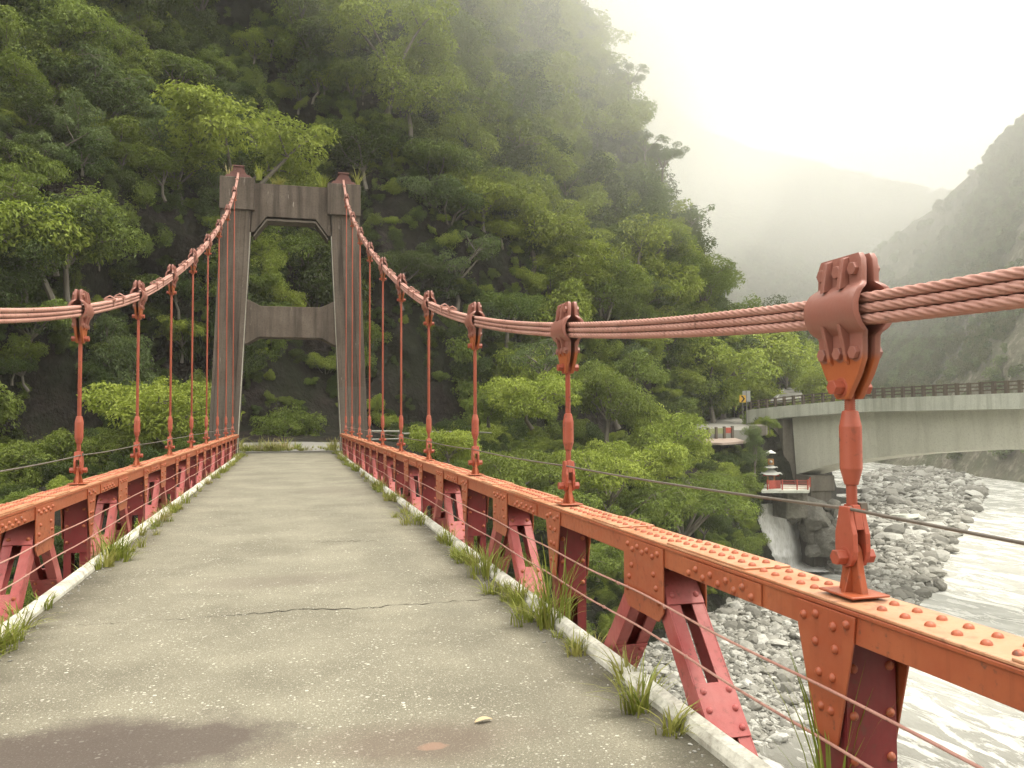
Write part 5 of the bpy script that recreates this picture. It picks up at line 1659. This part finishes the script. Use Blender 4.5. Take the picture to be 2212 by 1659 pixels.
# density along each kerb, read from the photograph (metres from the camera: weight)
DR = [(1.0, .7), (1.9, .2), (2.4, .05), (3.0, .03), (4.0, .1), (4.5, .95), (5.6, .8), (6.2, .3), (7.0, 1), (8.6, 1), (9.5, .4), (11, .9), (13, .8), (15, .6), (17, .9), (20, .5), (24, .6), (30, .6), (36, 1)]
DL = [(4, 1), (5.2, 1.0), (5.8, .5), (6.3, .8), (6.9, .6), (7.6, .12), (8.8, .1), (9.8, 1), (10.8, .9), (11.6, .4), (13, 1), (15, .9), (17, .8), (20, .7), (25, .6), (30, .5), (36, 1)]
for side, D, nm in ((1, DR, 'right'), (-1, DL, 'left')):
    ys_ = np.array([a for a, b in D]); ws = np.array([b for a, b in D])
    y = np.linspace(.9 if side > 0 else 4.2, 36.6, 3000)
    w = np.interp(y, ys_, ws); w = w*(np.clip(fbm(np.stack([y*1.0, 0*y+side*9, 0*y], -1), .7, 3, 44)+.35, 0, 1)); w = w/w.sum()
    n = 190
    yy = rng.choice(y, n, p=w)+rng.normal(0, .05, n)
    xx = side*(1.955-np.abs(rng.normal(0, .07, n))*np.where(rng.random(n) < .75, 1, 1.8)+np.where(rng.random(n) < .25, .13, 0))
    s = rng.uniform(.35, 1.05, n)
    scatter('kerb_weeds', GM, np.stack([xx, yy, 0*xx-.003], -1), rng.choice(6, n, p=[.24, .22, .2, .12, .12, .10]), np.stack([0*s, side*-.18+rng.normal(0, .1, n), rng.uniform(0, 6.28, n)], -1), np.stack([s, s, s], -1), 'ragged green weeds along the %s kerb' % nm)
    # moss and crumbs gathered in the gutter
    n = 900
    yy = rng.uniform(1.0, 36, n); xx = side*(1.945-np.abs(rng.normal(0, .07, n)))
    s = rng.uniform(.004, .013, n)
    scatter('gutter_crumbs', STONES[:3], np.stack([xx, yy, s*.3], -1), rng.integers(0, 3, n), np.stack([0*s, 0*s, rng.uniform(0, 6, n)], -1), np.stack([s, s, s], -1), 'loose grit gathered in the %s gutter' % nm)
def tuft(x, y, z, n, h, sp_, mat, lab, seed, lean=.55, nm='grass_tuft', cat='grass'):
    o = link(nm, grass_mesh(nm, seed, n, h, sp_, M[mat], lean, .022 if y > 30 else .0062)); o.location = (x, y, z); tag(o, lab, cat, 'single tufts of weeds')
    return o
tuft(2.02, 2.80, -.1, 22, .80, .10, 'grass', 'tall grass stems standing in front of the nearest right post', 301, .30)
tuft(1.93, 2.05, .0, 80, .30, .40, 'grass', 'thick grass on the right kerb at the bottom picture edge', 302, .8)
tuft(1.96, 6.05, .0, 40, .78, .28, 'grass', 'tall seeding grass at the second right hanger post', 303, .42)
tuft(1.90, 6.20, .0, 70, .36, .55, 'grass', 'spreading grass clump where the right kerb begins again', 304, .9)
tuft(-1.90, 4.75, .0, 85, .34, .45, 'grass', 'dense grass clump at the left picture edge by the kerb', 305, .8)
tuft(-1.93, 6.45, .0, 90, .32, .30, 'grass', 'second clump from the left edge beside the left kerb', 306, .85)
tuft(-1.93, 10.3, .0, 80, .50, .45, 'grass', 'tallest clump on the left kerb halfway along the deck', 307, .6)
tuft(1.92, 8.1, .0, 75, .42, .45, 'grass', 'broad clump on the right kerb below the third hanger', 308, .7)
tuft(1.80, 12.3, .0, 50, .42, .50, 'grass', 'flat trailing tuft lying out over the deck on the right', 309, 1.2)
tuft(-2.55, 36.9, 11.78, 26, .75, .30, 'drygrass', 'dry grass tuft left of the left saddle on the tower', 311, .5)
tuft(-1.35, 36.9, 11.78, 30, .85, .30, 'grass', 'feathery grass right of the left saddle on the tower', 312, .7)
tuft(2.82, 36.9, 11.78, 26, 1.0, .22, 'grass', 'spiky grass right of the right saddle on the tower', 313, .6)
tuft(1.35, 36.9, 11.66, 40, .62, .35, 'grass', 'leafy tuft left of the right saddle on the portal beam', 314, .7)
tuft(-.6, 36.9, 11.62, 60, .50, .6, 'grass', 'low green tuft on the middle of the portal beam', 315, .9)
# weeds at the road end
n = 170
xx = rng.uniform(-2.6, 2.6, n); yy = 38.5+np.abs(rng.normal(0, 2.4, n)); keepw = (xx < .6) | (rng.random(n) < .35)
xx, yy = xx[keepw], yy[keepw]; s = np.exp(rng.normal(.1, .5, len(xx)))
scatter('road_end_weeds', GM, np.stack([xx, yy, 0*xx+.05], -1), rng.integers(0, 6, len(xx)), np.stack([0*s, 0*s, rng.uniform(0, 6, len(xx))], -1), np.stack([s, s, s], -1), 'weeds sprouting at the joint beyond the tower')
# broad dry leaf on the asphalt
dl = MB()
vs = []; fs = []
for i in range(7):
    t = i/6; w = .020*math.sin(PI*min(1, t*.95+.05))**.7
    z = .004+.012*math.sin(t*PI)
    vs += [(-.05+.1*t, -w, z+.006), (-.05+.1*t, 0, z), (-.05+.1*t, w, z+.008)]
for i in range(6): fs += [(3*i, 3*i+3, 3*i+4, 3*i+1), (3*i+1, 3*i+4, 3*i+5, 3*i+2)]
o = dl.add(vs, fs).build('fallen_leaf', M['deadleaf']); q_ = at_z(1045, 1561, 0); o.location = (q_.x, q_.y, .002); o.rotation_euler = (0, 0, .2)
tag(o, 'dry fallen leaf lying on the asphalt near the bottom', 'leaf')

# ------------------------------------------------------------------ haze
m = NT('haze_air')
pv = m.n('VolumePrincipled'); m.set(pv, 'Color', (1.0, .99, .96)); m.set(pv, 'Density', HAZE); m.set(pv, 'Anisotropy', .25)
m.t.links.new(pv.outputs[0], m.out.inputs['Volume'])
hz_top = max(FARV[:, 2].max(), RIV[:, 2].max(), LV[:, 2].max())+14
a = MB().box(-900, 1900, -900, 1900, BED-3.6, hz_top)
o = a.build('haze', m.m); tag(o, 'pale mist filling the gorge', kind='stuff')

def mist(cx, cy, cz, rx, ry, rz, lab, seed, dens, turn=0):
    m = NT('mist_air')
    pv = m.n('VolumePrincipled'); m.set(pv, 'Color', (1.0, .99, .96)); m.set(pv, 'Density', dens); m.set(pv, 'Anisotropy', .2)
    m.t.links.new(pv.outputs[0], m.out.inputs['Volume'])
    bm = bmesh.new(); bmesh.ops.create_icosphere(bm, subdivisions=4, radius=1)
    V = np.array([tuple(v.co) for v in bm.verts])
    V *= (1+.16*fbm(V*2+seed, 1.2, 3, seed))[:, None]
    for v, q_ in zip(bm.verts, V): v.co = q_
    me = bpy.data.meshes.new('mist_bank'); bm.to_mesh(me); bm.free(); me.materials.append(m.m)
    me.polygons.foreach_set('use_smooth', np.ones(len(me.polygons), bool))
    o = link('mist_bank', me); o.location = (cx, cy, cz); o.scale = (rx, ry, rz); o.rotation_euler = (0, 0, R(turn))
    tag(o, lab, kind='stuff')
for f_, d_ in ((.7, MIST*.25), (.85, MIST*.25), (1.0, MIST*.25), (1.15, MIST*.15), (1.3, MIST*.15)):
    mist(255, 470, 180, 290*f_, 320*f_, 130*f_, 'cloud hanging over the far mountain', 3, d_)
for f_, d_ in ((1.0, .008), (.8, .009), (1.25, .006)):
    mist(33, 106, 62, 30*f_, 62*f_, 44*f_, 'mist drifting over the rocky spur', 9, d_, -16)
for f_, d_ in ((1.0, .0016), (.75, .0012), (1.25, .0010)):
    mist(205, 215, 85, 95*f_, 105*f_, 62*f_, 'mist lying along the scree hillside on the right', 12, d_)
